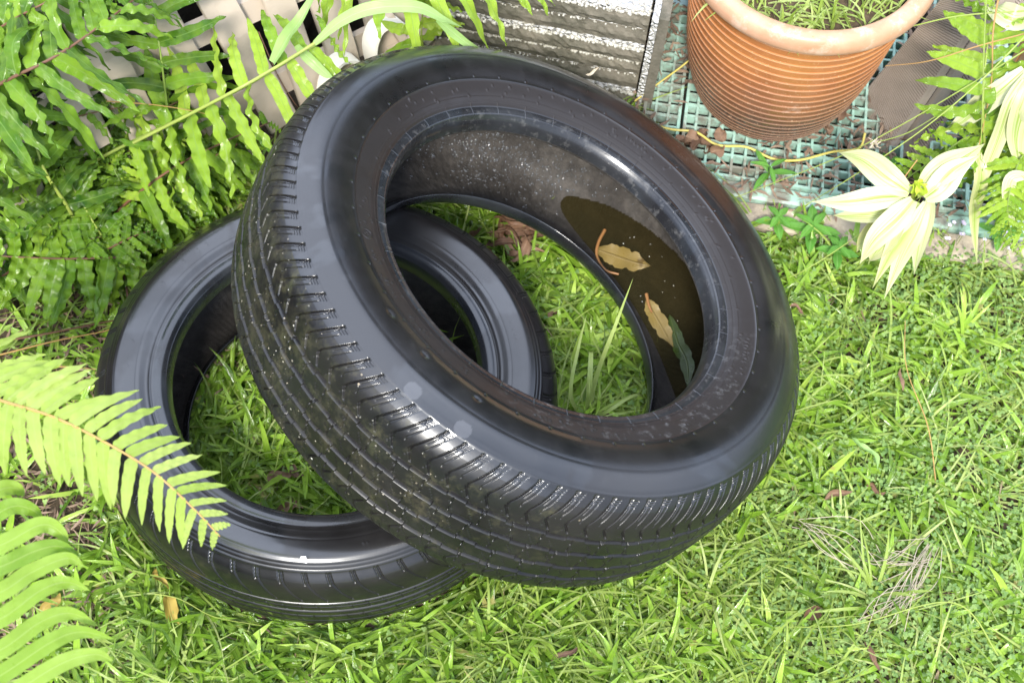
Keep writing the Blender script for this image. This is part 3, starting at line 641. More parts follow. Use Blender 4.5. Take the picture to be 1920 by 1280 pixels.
# ------------------------------------------------------------------ lawn
def noise2(x, y, s, seed):
    r0 = np.random.default_rng(seed); v = 0
    for k in range(5):
        a = r0.uniform(0, 6.28); f = s * r0.uniform(.6, 1.7); v = v + np.sin((x * math.cos(a) + y * math.sin(a)) * f + r0.uniform(0, 6.28))
    return v / 5
LINE_L = (np.array([-.66, .86]), np.array([-.12, 1.36]))          # foot of the slatted panel
def side_of(x, y, A, B): return (B[0] - A[0]) * (y - A[1]) - (B[1] - A[1]) * (x - A[0])
def lawn_mask(x, y):
    ok = side_of(x, y, *LINE_L) < 0                                # in front of the panel
    ok &= ~((x > .13) & (y > 1.124 - .05 * (x - .3)))              # not on the grating
    ok &= y < 1.30
    return ok
def mulch(x, y):                                                   # bare litter patch at the left
    d = np.hypot((x + .60) / .15, (y - .60) / .30); d2 = np.hypot((x + .60) / .22, (y - .84) / .10)
    return np.clip(1.5 - np.minimum(d, d2), 0, 1)
def grow(name, N, shape, lr, wr, nu, nv, mat_, label, wfun, tuft=8, lean=(.5, 1.1), seed=1, droop=(.2, .7), dom=(-1.15, 1.15, .15, 1.35), tintf=None, zlift=0., fold=.3):
    r0 = np.random.default_rng(seed); nt_ = N // tuft
    cx = r0.uniform(dom[0], dom[1], nt_ * 3); cy = r0.uniform(dom[2], dom[3], nt_ * 3)
    keep = lawn_mask(cx, cy) & (r0.random(len(cx)) < wfun(cx, cy)); cx, cy = cx[keep][:nt_], cy[keep][:nt_]; k = len(cx)
    x = np.repeat(cx, tuft) + r0.normal(0, .006, k * tuft); y = np.repeat(cy, tuft) + r0.normal(0, .006, k * tuft)
    az = r0.uniform(0, 2 * math.pi, len(x)); le = r0.uniform(*lean, len(x)); L_ = r0.uniform(*lr, len(x)) * np.repeat(r0.uniform(.7, 1.25, k), tuft)
    d = np.stack([np.cos(az) * np.sin(le), np.sin(az) * np.sin(le), np.cos(le)], 1)
    base = np.stack([x, y, np.full_like(x, -.006)], 1)
    dp = r0.uniform(*droop, len(x))
    ok = np.ones(len(x), bool)
    for t in (0, .33, .66, 1.0):
        P = base + d * (L_ * t)[:, None]; P[:, 2] -= L_ * dp * t * t; P[:, 2] = np.maximum(P[:, 2], 0); ok &= ~blocked(P)
    base, d, L_, dp, x, y, az = base[ok], d[ok], L_[ok], dp[ok], x[ok], y[ok], az[ok]
    dp = np.minimum(dp, d[:, 2] * 1.0 + .05)
    nor = np.stack([-np.cos(az) * .6, -np.sin(az) * .6, np.ones_like(az)], 1) + r0.normal(0, .25, (len(az), 3))
    ti = np.clip(.45 + .38 * noise2(x, y, 9, seed + 50) + r0.normal(0, .28, len(x)) + (tintf(x, y) if tintf else 0), 0, 1)
    mb = MB(); leafset(mb, base, d, nor, L_, r0.uniform(*wr, len(x)), dp, shape, nu, nv, fold, 0, 1, 0, ti, side=r0.normal(0, .16, len(x)), twist=r0.normal(0, .5, len(x)))
    o = mb.build(name, mat_); tag(o, label, 'grass', None, 'stuff')
    return o
def right_w(x, y): return 1 / (1 + np.exp(-(x - .34 + .25 * noise2(x, y, 7, 3)) * 14))
br_w = lambda x, y: np.clip(1.05 - .70 * right_w(x, y) + .35 * noise2(x, y, 12, 8), .08, 1) * (1 - .80 * mulch(x, y))
fn_w = lambda x, y: np.clip(.62 + .5 * noise2(x, y, 10, 12) - .15 * right_w(x, y), .10, 1) * (1 - .88 * mulch(x, y))
grow('grass', 26000, w_grass, (.042, .095), (.0052, .0102), 6, 3, M['grass_broad'], 'lush broad-bladed green lawn grass around the tyres', br_w, 7, (.55, 1.25), 21, (.1, .6), tintf=lambda x, y: .18 * right_w(x, y) - .10)
grow('grass', 20000, w_grass, (.055, .145), (.0018, .0040), 8, 3, M['grass_fine'], 'long thin pale green grass blades lying across the lawn', fn_w, 9, (.6, 1.35), 22, (.25, .75), tintf=lambda x, y: .15 * right_w(x, y), zlift=0)
grow('grass', 1800, w_grass, (.04, .10), (.0012, .0035), 7, 3, M['straw'], 'scattered dead straw coloured grass blades in the lawn', lambda x, y: np.full_like(x, .6), 3, (1.1, 1.5), 23, (.1, .3))
def foot_grass():
    r0 = np.random.default_rng(45); n = 3400; k = r0.integers(0, 2, n); ang = r0.uniform(0, 6.28, n); rad = np.where(k == 0, r0.uniform(.272, .300, n), r0.uniform(.165, .182, n))
    az = ang + np.where(k == 0, r0.uniform(-1.5, 1.5, n), math.pi + r0.uniform(-1.3, 1.3, n)); c = TB['c']
    base = np.stack([c[0] + rad * np.cos(ang), c[1] + rad * np.sin(ang), np.full(n, -.008)], 1); le = r0.uniform(.8, 1.4, n)
    d = np.stack([np.cos(az) * np.sin(le), np.sin(az) * np.sin(le), np.cos(le)], 1); nor = np.stack([-np.cos(az) * .6, -np.sin(az) * .6, np.ones(n)], 1) + r0.normal(0, .3, (n, 3))
    L_ = r0.uniform(.03, .065, n); ok = ~in_tyre(base + d * L_[:, None], TA, .35, .213, .10) & ~in_tyre(base + d * L_[:, None] * .5, TA, .35, .213, .10) & ~in_tyre(base + d * L_[:, None], TB, .279, .182, .090)
    mb = MB(); leafset(mb, base[ok], d[ok], nor[ok], L_[ok], r0.uniform(.004, .008, ok.sum()), .25, w_grass, 6, 3, .3, 0, 1, 0, r0.uniform(.05, .7, ok.sum()), side=r0.normal(0, .15, ok.sum()))
    n = 5200; k = r0.integers(0, 2, n); ang = r0.uniform(0, 6.28, n); rad = np.where(k == 0, r0.uniform(.266, .289, n), r0.uniform(.166, .181, n)); az = ang + math.pi / 2 * np.sign(r0.normal(0, 1, n)) + r0.normal(0, .5, n)
    base = np.stack([c[0] + rad * np.cos(ang), c[1] + rad * np.sin(ang), np.full(n, -.006)], 1); le = r0.uniform(.9, 1.35, n); d = np.stack([np.cos(az) * np.sin(le), np.sin(az) * np.sin(le), np.cos(le)], 1); nor = np.stack([-np.cos(az) * .3, -np.sin(az) * .3, np.ones(n)], 1) + r0.normal(0, .3, (n, 3)); L_ = r0.uniform(.016, .034, n)
    ok = ~in_tyre(base + [0, 0, .01], TA, .35, .213, .10)
    leafset(mb, base[ok], d[ok], nor[ok], L_[ok], r0.uniform(.003, .007, ok.sum()), .2, w_grass, 5, 3, .3, 0, 1, 0, r0.uniform(.0, .5, ok.sum()))
    tag(mb.build('grass', M['grass_broad']), 'short grass pressed around the foot of the smaller tyre', 'grass', None, 'stuff')
foot_grass()
def clover():
    r0 = np.random.default_rng(31); n = 70000; x = r0.uniform(-.9, 1.05, n); y = r0.uniform(.15, 1.25, n)
    keep = lawn_mask(x, y) & (r0.random(n) < np.clip(right_w(x, y) * (.85 + .55 * noise2(x, y, 11, 77)) + .05, 0, 1)); x, y = x[keep], y[keep]; n = len(x)
    P = np.stack([x, y, r0.uniform(.006, .030, n)], 1); ok = ~blocked(P); P = P[ok]; n = len(P)
    az0 = r0.uniform(0, 6.28, n); mb = MB(); R_ = r0.uniform(.0016, .0031, n); tilt = r0.normal(0, .25, (n, 2)); ti = r0.uniform(0, 1, n)
    for k in range(3):
        az = az0 + k * 2.094; d = np.stack([np.cos(az), np.sin(az), tilt[:, 0] * np.cos(az) + tilt[:, 1] * np.sin(az)], 1); nor = np.stack([-tilt[:, 0], -tilt[:, 1], np.ones(n)], 1)
        leafset(mb, P, d, nor, R_ * 1.25, R_ * 1.25, 0., lambda t: np.clip(np.sin(np.pi * (t * .86 + .07)) ** .5, .1, 1), 4, 3, .15, 0, 1, 0, ti)
    o = mb.build('clover', M['clover']); tag(o, 'low clover with small round leaves in the right of the lawn', 'clover', None, 'stuff')
clover()
def litter():
    r0 = np.random.default_rng(41); n = 9000; x = r0.uniform(-.95, -.25, n); y = r0.uniform(.25, 1.2, n)
    keep = (r0.random(n) < np.clip(mulch(x, y) + .12, 0, 1)); x, y = x[keep], y[keep]
    P = np.stack([x, y, r0.uniform(-.002, .010, len(x))], 1); P = P[~blocked(P)]; n = len(P); az = r0.uniform(0, 6.28, n)
    d = np.stack([np.cos(az), np.sin(az), r0.normal(0, .16, n)], 1); mb = MB()
    leafset(mb, P, d, np.array([[0, 0, 1.]]) + r0.normal(0, .5, (n, 3)), r0.uniform(.008, .038, n), r0.uniform(.0008, .0042, n), 0., w_leaf, 4, 3, .2, 0, 1, r0.normal(0, .1, n), r0.uniform(0, 1, n))
    o = mb.build('leaf_litter', M['straw2']); tag(o, 'brown plant litter and mulch on bare soil by the ferns', 'leaf litter', None, 'stuff')
    r0 = np.random.default_rng(42); n = 2600; x = r0.uniform(.13, .62, n); y = r0.uniform(1.13, 1.62, n); mb = MB(); az = r0.uniform(0, 6.28, n)
    wgt = np.clip(.25 + .6 * noise2(x, y, 14, 5) + .9 * np.exp(-((y - 1.178) / .02) ** 2) + 1.0 * (np.hypot(x - .47, y - 1.27) < .06) + 1.2 * np.exp(-((x - .2) / .05) ** 2) * (y > 1.38) * 1., 0, 1); keep = r0.random(n) < wgt
    x, y, az = x[keep], y[keep], az[keep]; n = len(x)
    leafset(mb, np.stack([x, y, .033 + r0.uniform(0, .008, n)], 1), np.stack([np.cos(az), np.sin(az), r0.normal(0, .1, n)], 1), np.array([[0, 0, 1.]]) + r0.normal(0, .4, (n, 3)), r0.uniform(.006, .028, n), r0.uniform(.001, .006, n), 0., w_leaf, 4, 3, .3, 0, 1, r0.normal(0, .15, n), r0.uniform(0, 1, n))
    o = mb.build('leaf_litter', M['straw2']); tag(o, 'dry brown leaf crumbs scattered over the green grating', 'leaf litter', None, 'stuff')
M['straw2'] = leaf_mat('mulch_bits', [(.09, .055, .035), (.16, .10, .065), (.27, .19, .13)], rough=.7, trans=.05, ribamt=0)
litter()

# grass tuft with long blades in the middle of the big tyre
def tuft(name, px, py, n, lr, wr, label, seed, tips=None, m_='grass_fine', cat='grass tuft', z=0., spread=(.35, 1.15)):
    r0 = np.random.default_rng(seed); c = G(px, py, z); mb = MB(); az = r0.uniform(0, 6.28, n); le = r0.uniform(*spread, n)
    d = np.stack([np.cos(az) * np.sin(le), np.sin(az) * np.sin(le), np.cos(le)], 1)
    leafset(mb, c + r0.normal(0, .006, (n, 3)) * [1, 1, 0], d, np.stack([-np.cos(az), -np.sin(az), np.ones(n)], 1), r0.uniform(*lr, n), r0.uniform(*wr, n), r0.uniform(.25, .6, n), w_grass, 12, 3, .35, 0, 1, 0, r0.uniform(.5, 1, n), side=r0.normal(0, .12, n))
    for tp_ in (tips or []):
        ribbon(mb, [c, *[G(x, y, h) for x, y, h in tp_[:-1]]], tp_[-1], (0, -.4, 1), w_grass, 16, 3, .35, 0, 1, .8)
    o = mb.build(name, M[m_], origin=c); return tag(o, label, cat)
tuft('grass_tuft', 1098, 790, 26, (.07, .12), (.003, .0055), 'tuft of long bright green blades inside the opening of the big tyre', 61,
     [[(1120, 700, .05), (1150, 620, .09), (1187, 522, .12), .0062], [(1070, 740, .05), (1085, 650, .07), (1100, 590, .07), .005], [(1105, 720, .05), (1108, 660, .06), (1104, 745, .05), .007], [(1140, 770, .05), (1190, 740, .05), (1215, 750, .03), .005]])
tuft('grass_tuft', 1330, 1120, 18, (.08, .14), (.003, .005), 'loose tuft of long green blades on the lawn in front of the big tyre', 62)
tuft('grass_tuft', 1640, 1130, 16, (.10, .16), (.003, .005), 'open tuft of thin pale blades beside the straw clump', 63)
tuft('grass_tuft', 640, 1235, 16, (.06, .10), (.005, .008), 'broad-bladed grass tuft below the smaller tyre at the bottom edge', 64, m_='grass_broad')
tuft('grass_tuft', 1570, 1010, 14, (.06, .10), (.003, .005), 'grass tuft on the lawn right of the big tyre tread', 65)
tuft('grass_tuft', 985, 1190, 16, (.06, .11), (.004, .007), 'bright grass tuft under the lowest edge of the big tyre', 66, m_='grass_broad')
tuft('grass_tuft', 1800, 640, 20, (.07, .12), (.004, .008), 'broad-bladed tuft on the lawn below the variegated plant', 67, m_='grass_broad')

# straw clump
def straw_clump():
    c = G(1720, 1050, .02); r0 = np.random.default_rng(71); mb = MB()
    for bx, by, ex, ey, n in ((1748, 1020, 1690, 1150, 24), (1740, 1060, 1650, 1060, 14), (1730, 1100, 1600, 1165, 9), (1500, 980, 1640, 1080, 9), (1510, 985, 1600, 1070, 8), (1735, 1010, 1640, 1040, 8)):
        for k in range(int(n * .6)):
            a = np.array([bx, by]) + r0.normal(0, 8, 2); e = np.array([ex, ey]) + r0.normal(0, 22, 2); m1 = (a + e) / 2 + r0.normal(0, 16, 2)
            mb.tube(spline([G(*a, .015 + r0.uniform(0, .02)), G(*m1, .03 + r0.uniform(0, .02)), G(*e, .01 + r0.uniform(0, .02))], 8), 0.0005, 4, tint=r0.uniform(.2, .7))
    o = mb.build('straw_clump', M['straw3'], origin=c); tag(o, 'clump of dead pale straw lying on the right side of the lawn', 'straw')
M['straw3'] = leaf_mat('pale_straw', [(.45, .37, .26), (.58, .50, .38)], rough=.6, trans=.1, ribamt=0)
straw_clump()

# crumpled dead leaves
def dead(px, py, z, L_, W_, az, label, m_='dead_leaf', n=1, seed=0, cur=.25, group=None):
    r0 = np.random.default_rng(seed); c = G(px, py, z); mb = MB()
    for k in range(n):
        a = az + (r0.normal(0, .9) if k else 0); d = np.array([math.cos(a), math.sin(a), r0.normal(.0, .15)]); p0 = c + r0.normal(0, .012 if n > 1 else 0, 3) * [1, 1, .4]; s_ = np.array([-d[1], d[0], 0])
        ctrl = [p0 - d * L_ / 2, p0 - d * L_ * .2 + [0, 0, cur * L_ * .35] + s_ * L_ * r0.normal(0, .10), p0 + d * L_ * .2 + [0, 0, cur * L_ * .25] + s_ * L_ * r0.normal(0, .12), p0 + d * L_ * .5 + [0, 0, .004]]
        ribbon(mb, ctrl, W_ * r0.uniform(.8, 1.1), unit([r0.normal(0, .4), r0.normal(0, .4), 1]), w_leaf, 18, 9, r0.uniform(.3, 1.1), .10, r0.uniform(2, 4), r0.uniform(0, 1), twist=r0.normal(0, .5) + (r0.normal(0, .8) if n > 1 else 0))
    o = mb.build('dead_leaf', M[m_], origin=c); return tag(o, label, 'dead leaf', group)
dead(975, 452, .02, .058, .010, -.3, 'crumpled dry brown fern leaves on the grass at the top of the tyre opening', n=18, seed=4, cur=.6)
dead(912, 450, .02, .05, .014, 1.2, 'small curled brown leaf left of the crumpled leaves in the opening', n=2, seed=5)
dead(520, 912, .02, .034, .013, .2, 'curled brown leaf on the grass inside the smaller tyre', n=3, seed=6)
dead(325, 1143, .02, .042, .022, -1.0, 'yellow-orange fallen leaf below the left side of the smaller tyre', 'yellow_leaf', seed=7)
dead(305, 1085, .02, .030, .009, -.9, 'small bright yellow leaf against the lower tread of the smaller tyre', 'yellow_leaf', seed=8)
dead(98, 1135, .015, .035, .012, 1.2, 'orange-brown leaf under the blurred fern at the lower left', 'yellow_leaf', seed=9)
dead(1524, 1150, .02, .028, .016, .6, 'grey curled leaf on the lawn left of the straw clump', seed=10)
dead(1636, 1232, .02, .042, .010, -1.1, 'reddish brown dead blade near the bottom edge of the lawn', seed=11)
dead(1642, 918, .02, .026, .007, -.2, 'short red-brown leaf on the lawn right of the big tyre', seed=12)
dead(1572, 930, .02, .035, .009, .3, 'curly brown leaf beside the right tread of the big tyre', seed=13)
dead(1620, 850, .035, .055, .010, -1.0, 'pale yellow-green blade resting on the lawn', 'reed', seed=14)
dead(1690, 712, .03, .035, .007, 1.6, 'pinkish dry leaf standing in the lawn', seed=15)
dead(1495, 585, .03, .028, .006, -.4, 'pale tan leaf tip on the lawn by the big tyre', seed=16)
dead(1110, 135, .16, .020, .004, .5, 'curled cream leaf caught on the face of the mouldy pavers', 'straw3', seed=17)
dead(1040, 592, .02, .018, .010, .5, 'grey dry leaf scrap in the grass of the opening', seed=18)
dead(1135, 775, .02, .022, .006, .5, 'small brown leaf scrap in the grass near the water', seed=19)
dead(1060, 1225, .02, .04, .008, .6, 'dark curled leaf in the grass at the bottom edge', seed=20)
dead(1320, 262, .035, .022, .018, .6, 'clump of brown curled leaves on the grating beside the pavers', n=5, seed=21)
dead(1560, 215, .04, .03, .018, .6, 'heap of brown leaves between the pot and the boards', n=9, seed=22)
dead(1290, 262, .036, .02, .016, .6, 'brown leaf knot on the front edge of the grating', n=4, seed=23)

# white petal on the smaller tyre
mb = MB(); c = G(568, 1050, .193); mb.add([c + [-.004, -.002, .0005], c + [.005, -.003, .0005], c + [.003, .004, .003], c + [-.003, .004, .0015], c + [0, 0, .003]], [[0, 1, 4], [1, 2, 4], [2, 3, 4], [3, 0, 4]])
tag(mb.build('petal', M['flake'], origin=c), 'tiny white petal lying on the lower sidewall edge of the smaller tyre', 'petal')

# ------------------------------------------------------------------ ferns
def fern_plant(loc, label):
    return empty('fern', loc, label, 'fern')
def frond(plant, ctrl, plen, npair, pw=.019, leafm='fern', stemm='stem_green', tint=.5, seed=0, start=.0, nrm=None, droop=.25, ang=1.15, taper=.75, stem_r=.0018, origin=None, wav=.30, fold=.12, stipe=True, nu=26, sides=(-1, 1), jit=1., hook=0.):
    r0 = np.random.default_rng(seed); C3 = [np.asarray(p, float) for p in ctrl]
    P = spline(C3, 200); ds = np.concatenate([[0], np.cumsum(np.linalg.norm(np.diff(P, axis=0), axis=1))]); ds /= ds[-1]
    t = np.linspace(start, .985, npair); pos = np.stack([np.interp(t, ds, P[:, i]) for i in range(3)], 1)
    tg = unit(np.stack([np.interp(t + .01, ds, P[:, i]) - np.interp(t - .02, ds, P[:, i]) for i in range(3)], 1))
    nr = unit(CAM + [-.2, .4, 1.2] - pos) if nrm is None else np.broadcast_to(nrm, pos.shape); nr = unit(nr - (nr * tg).sum(1, keepdims=True) * tg)
    q = (t - start) / (1 - start); Lp = plen * np.clip(np.minimum(1, .72 + 1.6 * q) * (1 - q ** 2.2 * taper) * (1 - np.clip(q - .9, 0, 1) * 6), .06, 1)
    mb = MB()
    for sg in sides:
        sv_ = np.cross(tg, nr) * sg; a = ang + r0.normal(0, .09, npair) - .25 * q
        d = sv_ * np.sin(a)[:, None] + tg * np.cos(a)[:, None] + nr * r0.normal(.02, .16, (npair, 1)) * jit
        off = pos + tg * (sg * .25 * (ds[-1] if False else 0)) 
        leafset(mb, pos + tg * (r0.normal(0, .0015, (npair, 1)) + sg * .003), d, nr + r0.normal(0, .35, (npair, 3)) * jit , Lp * r0.uniform(.88, 1.08, npair), pw * np.clip(Lp / plen, .45, 1) * r0.uniform(.88, 1.08, npair), droop * (1 + jit * r0.uniform(-.7, .6, npair)), w_fern, nu, 5, fold, r0.uniform(.5, 1.3, npair) * wav, 4.6, r0.normal(.0, .09, npair) * jit, np.clip(tint + r0.normal(0, .17, npair), 0, 1), side=-sg * (jit * r0.uniform(-.10, .14, npair) + hook), twist=jit * r0.normal(0, .55, npair))
    o = mb.build('frond', M[leafm], parent=plant, origin=C3[0])
    ms_ = MB(); ms_.tube(spline(C3, 60), np.linspace(stem_r, stem_r * .35, 60), 6, tint=r0.uniform(0, 1)); st = ms_.build('stem', M[stemm], origin=C3[0]); st.parent = o
    st.location = (0, 0, 0)
    return o
def px(l): return [G(x, y, z) for x, y, z in l]

f1 = fern_plant(G(30, 180, 0), 'dark green fern filling the upper left corner in front of the beige slats')
f2 = fern_plant(G(120, 520, 0), 'glossy fern in the middle left beside the smaller tyre')
f3 = fern_plant(G(330, 330, 0), 'fern with yellow-green fronds crossing the beige slatted panel')
f4 = fern_plant(G(-150, 1150, 0), 'pale out-of-focus fern reaching in from the lower left corner')
f5 = fern_plant(G(1880, 330, 0), 'bright fern behind the variegated plant at the right edge')
f6 = fern_plant(G(900, -120, 0), 'yellow-green frond hanging in above the mouldy pavers from the top edge')

# hero fronds, upper left
frond(f1, px([(-160, 250, .30), (0, 158, .40), (100, 108, .42), (190, 47, .42), (300, -40, .38)]), .112, 17, .0205, 'fern', 'stem_brown', .45, 101, .2, stem_r=.0026, droop=.45)
frond(f1, px([(-120, 420, .2), (-30, 260, .30), (30, 100, .36), (60, -40, .34)]), .11, 19, .0195, 'fern', 'stem_brown', .25, 102, .1, droop=.5)
frond(f1, px([(-100, 115, .3), (20, 40, .40), (118, -12, .42), (232, -80, .4)]), .11, 17, .0195, 'fern', 'stem_brown', .4, 103, .1, droop=.6)
frond(f1, px([(158, 450, .05), (128, 390, .15), (84, 320, .22), (55, 230, .25), (20, 118, .22)]), .085, 15, .019, 'fern', 'stem_green', .2, 104, .1, stem_r=.0032, droop=.5)
# F2: sparse stem with long pinnae over the slats
frond(f3, px([(320, 260, .16), (312, 190, .22), (300, 95, .28), (285, 0, .32), (270, -90, .34)]), .105, 10, .018, 'fern', 'stem_green', .42, 105, .0, stem_r=.0022, droop=.35, ang=1.3, taper=.4)
frond(f3, px([(160, 312, .12), (245, 267, .17), (430, 178, .25), (520, 128, .28), (618, 70, .28)]), .115, 11, .0195, 'fern', 'stem_green', .85, 106, .22, stem_r=.0024, droop=.25, ang=1.62, taper=.35)
frond(f3, px([(180, 440, .05), (240, 378, .10), (330, 312, .15), (430, 262, .17), (505, 230, .15)]), .088, 12, .0185, 'fern', 'stem_brown', .6, 107, .08, stem_r=.0024, droop=.25, ang=1.5, taper=.5)
frond(f3, px([(800, 120, .06), (790, 60, .14), (800, -10, .20), (830, -80, .25)]), .075, 6, .021, 'fern', 'stem_green', .9, 108, .1, droop=.4)
frond(f6, px([(600, -110, .30), (760, -60, .34), (880, -75, .33), (1000, -110, .30)]), .105, 14, .021, 'fern', 'stem_green', .95, 109, .05, droop=.5, ang=1.3, taper=.4)
frond(f3, px([(300, 420, .08), (270, 340, .12), (290, 290, .13), (340, 250, .13)]), .045, 16, .012, 'fern', 'stem_green', .9, 110, .1)
# middle left
frond(f2, px([(260, 484, .07), (220, 483, .09), (120, 485, .11), (0, 480, .13), (-80, 470, .12)]), .085, 16, .022, 'fern', 'stem_brown', .55, 111, .0, droop=.2, ang=1.4, taper=.3, stem_r=.0022)
frond(f2, px([(230, 545, .02), (205, 470, .08), (165, 400, .13), (120, 320, .16), (90, 250, .16)]), .075, 16, .019, 'fern', 'stem_green', .35, 112, .1, droop=.4)
frond(f2, px([(270, 500, .03), (262, 480, .05), (250, 400, .08), (215, 320, .12), (200, 280, .12)]), .062, 20, .015, 'fern', 'stem_green', .5, 113, .0, droop=.2)
frond(f2, px([(200, 560, .02), (90, 420, .12), (0, 330, .18), (-80, 260, .2)]), .08, 15, .021, 'fern', 'stem_green', .4, 114, .15, droop=.4)
frond(f2, px([(240, 560, .02), (230, 470, .05), (260, 390, .08), (330, 330, .09), (400, 300, .08)]), .06, 18, .017, 'fern', 'stem_brown', .3, 115, .1, droop=.4)
frond(f2, px([(170, 470, .02), (140, 390, .06), (160, 300, .10), (230, 220, .12)]), .065, 15, .019, 'fern', 'stem_brown', .2, 116, .1, droop=.5)
frond(f2, px([(60, 560, .02), (30, 420, .05), (60, 330, .08)]), .07, 12, .02, 'fern', 'stem_brown', .15, 117, .1, droop=.4)
frond(f3, px([(400, 400, .02), (370, 350, .05), (380, 290, .07), (440, 240, .08)]), .06, 14, .018, 'fern', 'stem_brown', .35, 118, .1, droop=.4)
frond(f3, px([(430, 400, .02), (420, 370, .03), (360, 380, .04), (280, 420, .04)]), .05, 16, .014, 'fern', 'stem_green', .55, 119, .1, droop=.2)
frond(f1, px([(-60, 330, .05), (40, 250, .15), (140, 220, .2), (230, 200, .2)]), .09, 13, .022, 'fern', 'stem_brown', .3, 122, .1, droop=.6)
for k_, (x_, y_, dx_, dy_, tn_) in enumerate([(20, 300, 200, -160, .25), (90, 420, 170, -150, .15), (180, 360, 170, -110, .3), (0, 430, 210, -60, .2), (60, 180, 130, -170, .3), (240, 440, 150, -130, .25), (-30, 540, 220, -110, .35), (300, 420, 120, -120, .4), (10, 110, 190, -90, .35), (120, 260, 210, -130, .3), (200, 300, 150, -120, .2), (330, 360, 110, -90, .25), (40, 500, 160, -60, .2), (130, 520, 150, -90, .3), (-20, 240, 160, -150, .15), (380, 380, 90, -140, .45)]):
    frond(f2 if y_ > 250 else f1, px([(x_, y_, .03), (x_ + dx_ * .4, y_ + dy_ * .5, .09), (x_ + dx_ * .8, y_ + dy_ * .85, .11), (x_ + dx_ * 1.1, y_ + dy_, .09)]), .062, 15, .0175, 'fern', 'stem_brown', tn_, 140 + k_, .05, droop=.45)
# foreground, lower left: near the camera and out of focus
frond(f4, px([(-300, 900, .25), (-120, 710, .46), (0, 750, .50), (120, 790, .51), (270, 872, .50), (360, 950, .48), (412, 1005, .46)]), .084, 33, .0165, 'fern_pale', 'stem_orange', .6, 123, .22, droop=.16, ang=1.28, taper=.62, jit=.22, hook=.10, stem_r=.0020, wav=.14, nu=28)
def near_frond():
    mb = MB(); base = px([(-230, 1500, .40)])[0]
    rows = [((-110, 1060), (0, 1022), (75, 984), (112, 996), (128, 1026)), ((-110, 1095), (0, 1062), (67, 1032), (112, 1024), (150, 1042)), ((-112, 1150), (0, 1110), (60, 1072), (125, 1046), (158, 1062)), ((-115, 1205), (0, 1160), (75, 1107), (124, 1091), (168, 1106)),
            ((-118, 1265), (0, 1218), (75, 1166), (131, 1149), (184, 1172)), ((-120, 1330), (0, 1266), (94, 1204), (150, 1184), (214, 1197)), ((-125, 1400), (10, 1310), (111, 1245), (176, 1226), (212, 1238)), ((-110, 1020), (-40, 985), (20, 950), (60, 955), (80, 975)),
            ((-110, 985), (-50, 950), (0, 918), (30, 915), (45, 930))]
    for k, pr in enumerate(rows): ribbon(mb, px([(x, y, .50 - .012 * i) for i, (x, y) in enumerate(pr)]), .0168, (.1, -.35, 1), w_fern, 34, 7, .45, .045, 5.0, rng.uniform(.1, .8))
    o = mb.build('frond', M['fern_pale2'], parent=f4, origin=base)
    ms_ = MB(); ms_.tube(spline(px([(-230, 1500, .40), (-130, 1450, .50), (-115, 1200, .50), (-108, 1000, .50), (-105, 880, .49)]), 40), .002, 6); st = ms_.build('stem', M['stem_orange'], origin=base); st.parent = o; st.location = (0, 0, 0)
M['fern_pale2'] = leaf_mat('mid_green_fern_leaf', [(.16, .30, .025), (.25, .40, .04), (.34, .48, .08)], rib=(.45, .56, .2), rough=.3, trans=.36, ribw=.05, veins=30., ribamt=.4)
near_frond()
# right edge fern
frond(f5, px([(1850, 330, .14), (1843, 200, .26), (1850, 100, .30), (1865, 0, .32)]), .085, 15, .020, 'fern', 'stem_green', .8, 131, .0, droop=.25, ang=1.35, taper=.3, stem_r=.002)
frond(f5, px([(1900, 300, .12), (1830, 255, .20), (1765, 290, .20), (1700, 335, .17), (1680, 350, .15)]), .05, 17, .013, 'fern', 'stem_green', .75, 132, .1, droop=.2, ang=1.4, taper=.4)
frond(f5, px([(1960, 330, .15), (1920, 290, .2), (1890, 380, .18), (1900, 460, .12)]), .05, 24, .010, 'fern', 'stem_green', .85, 133, .1, droop=.2)
frond(f5, px([(1930, 250, .15), (1880, 330, .17), (1900, 400, .15), (1940, 480, .10)]), .045, 24, .009, 'fern', 'stem_green', .95, 134, .1, droop=.2)

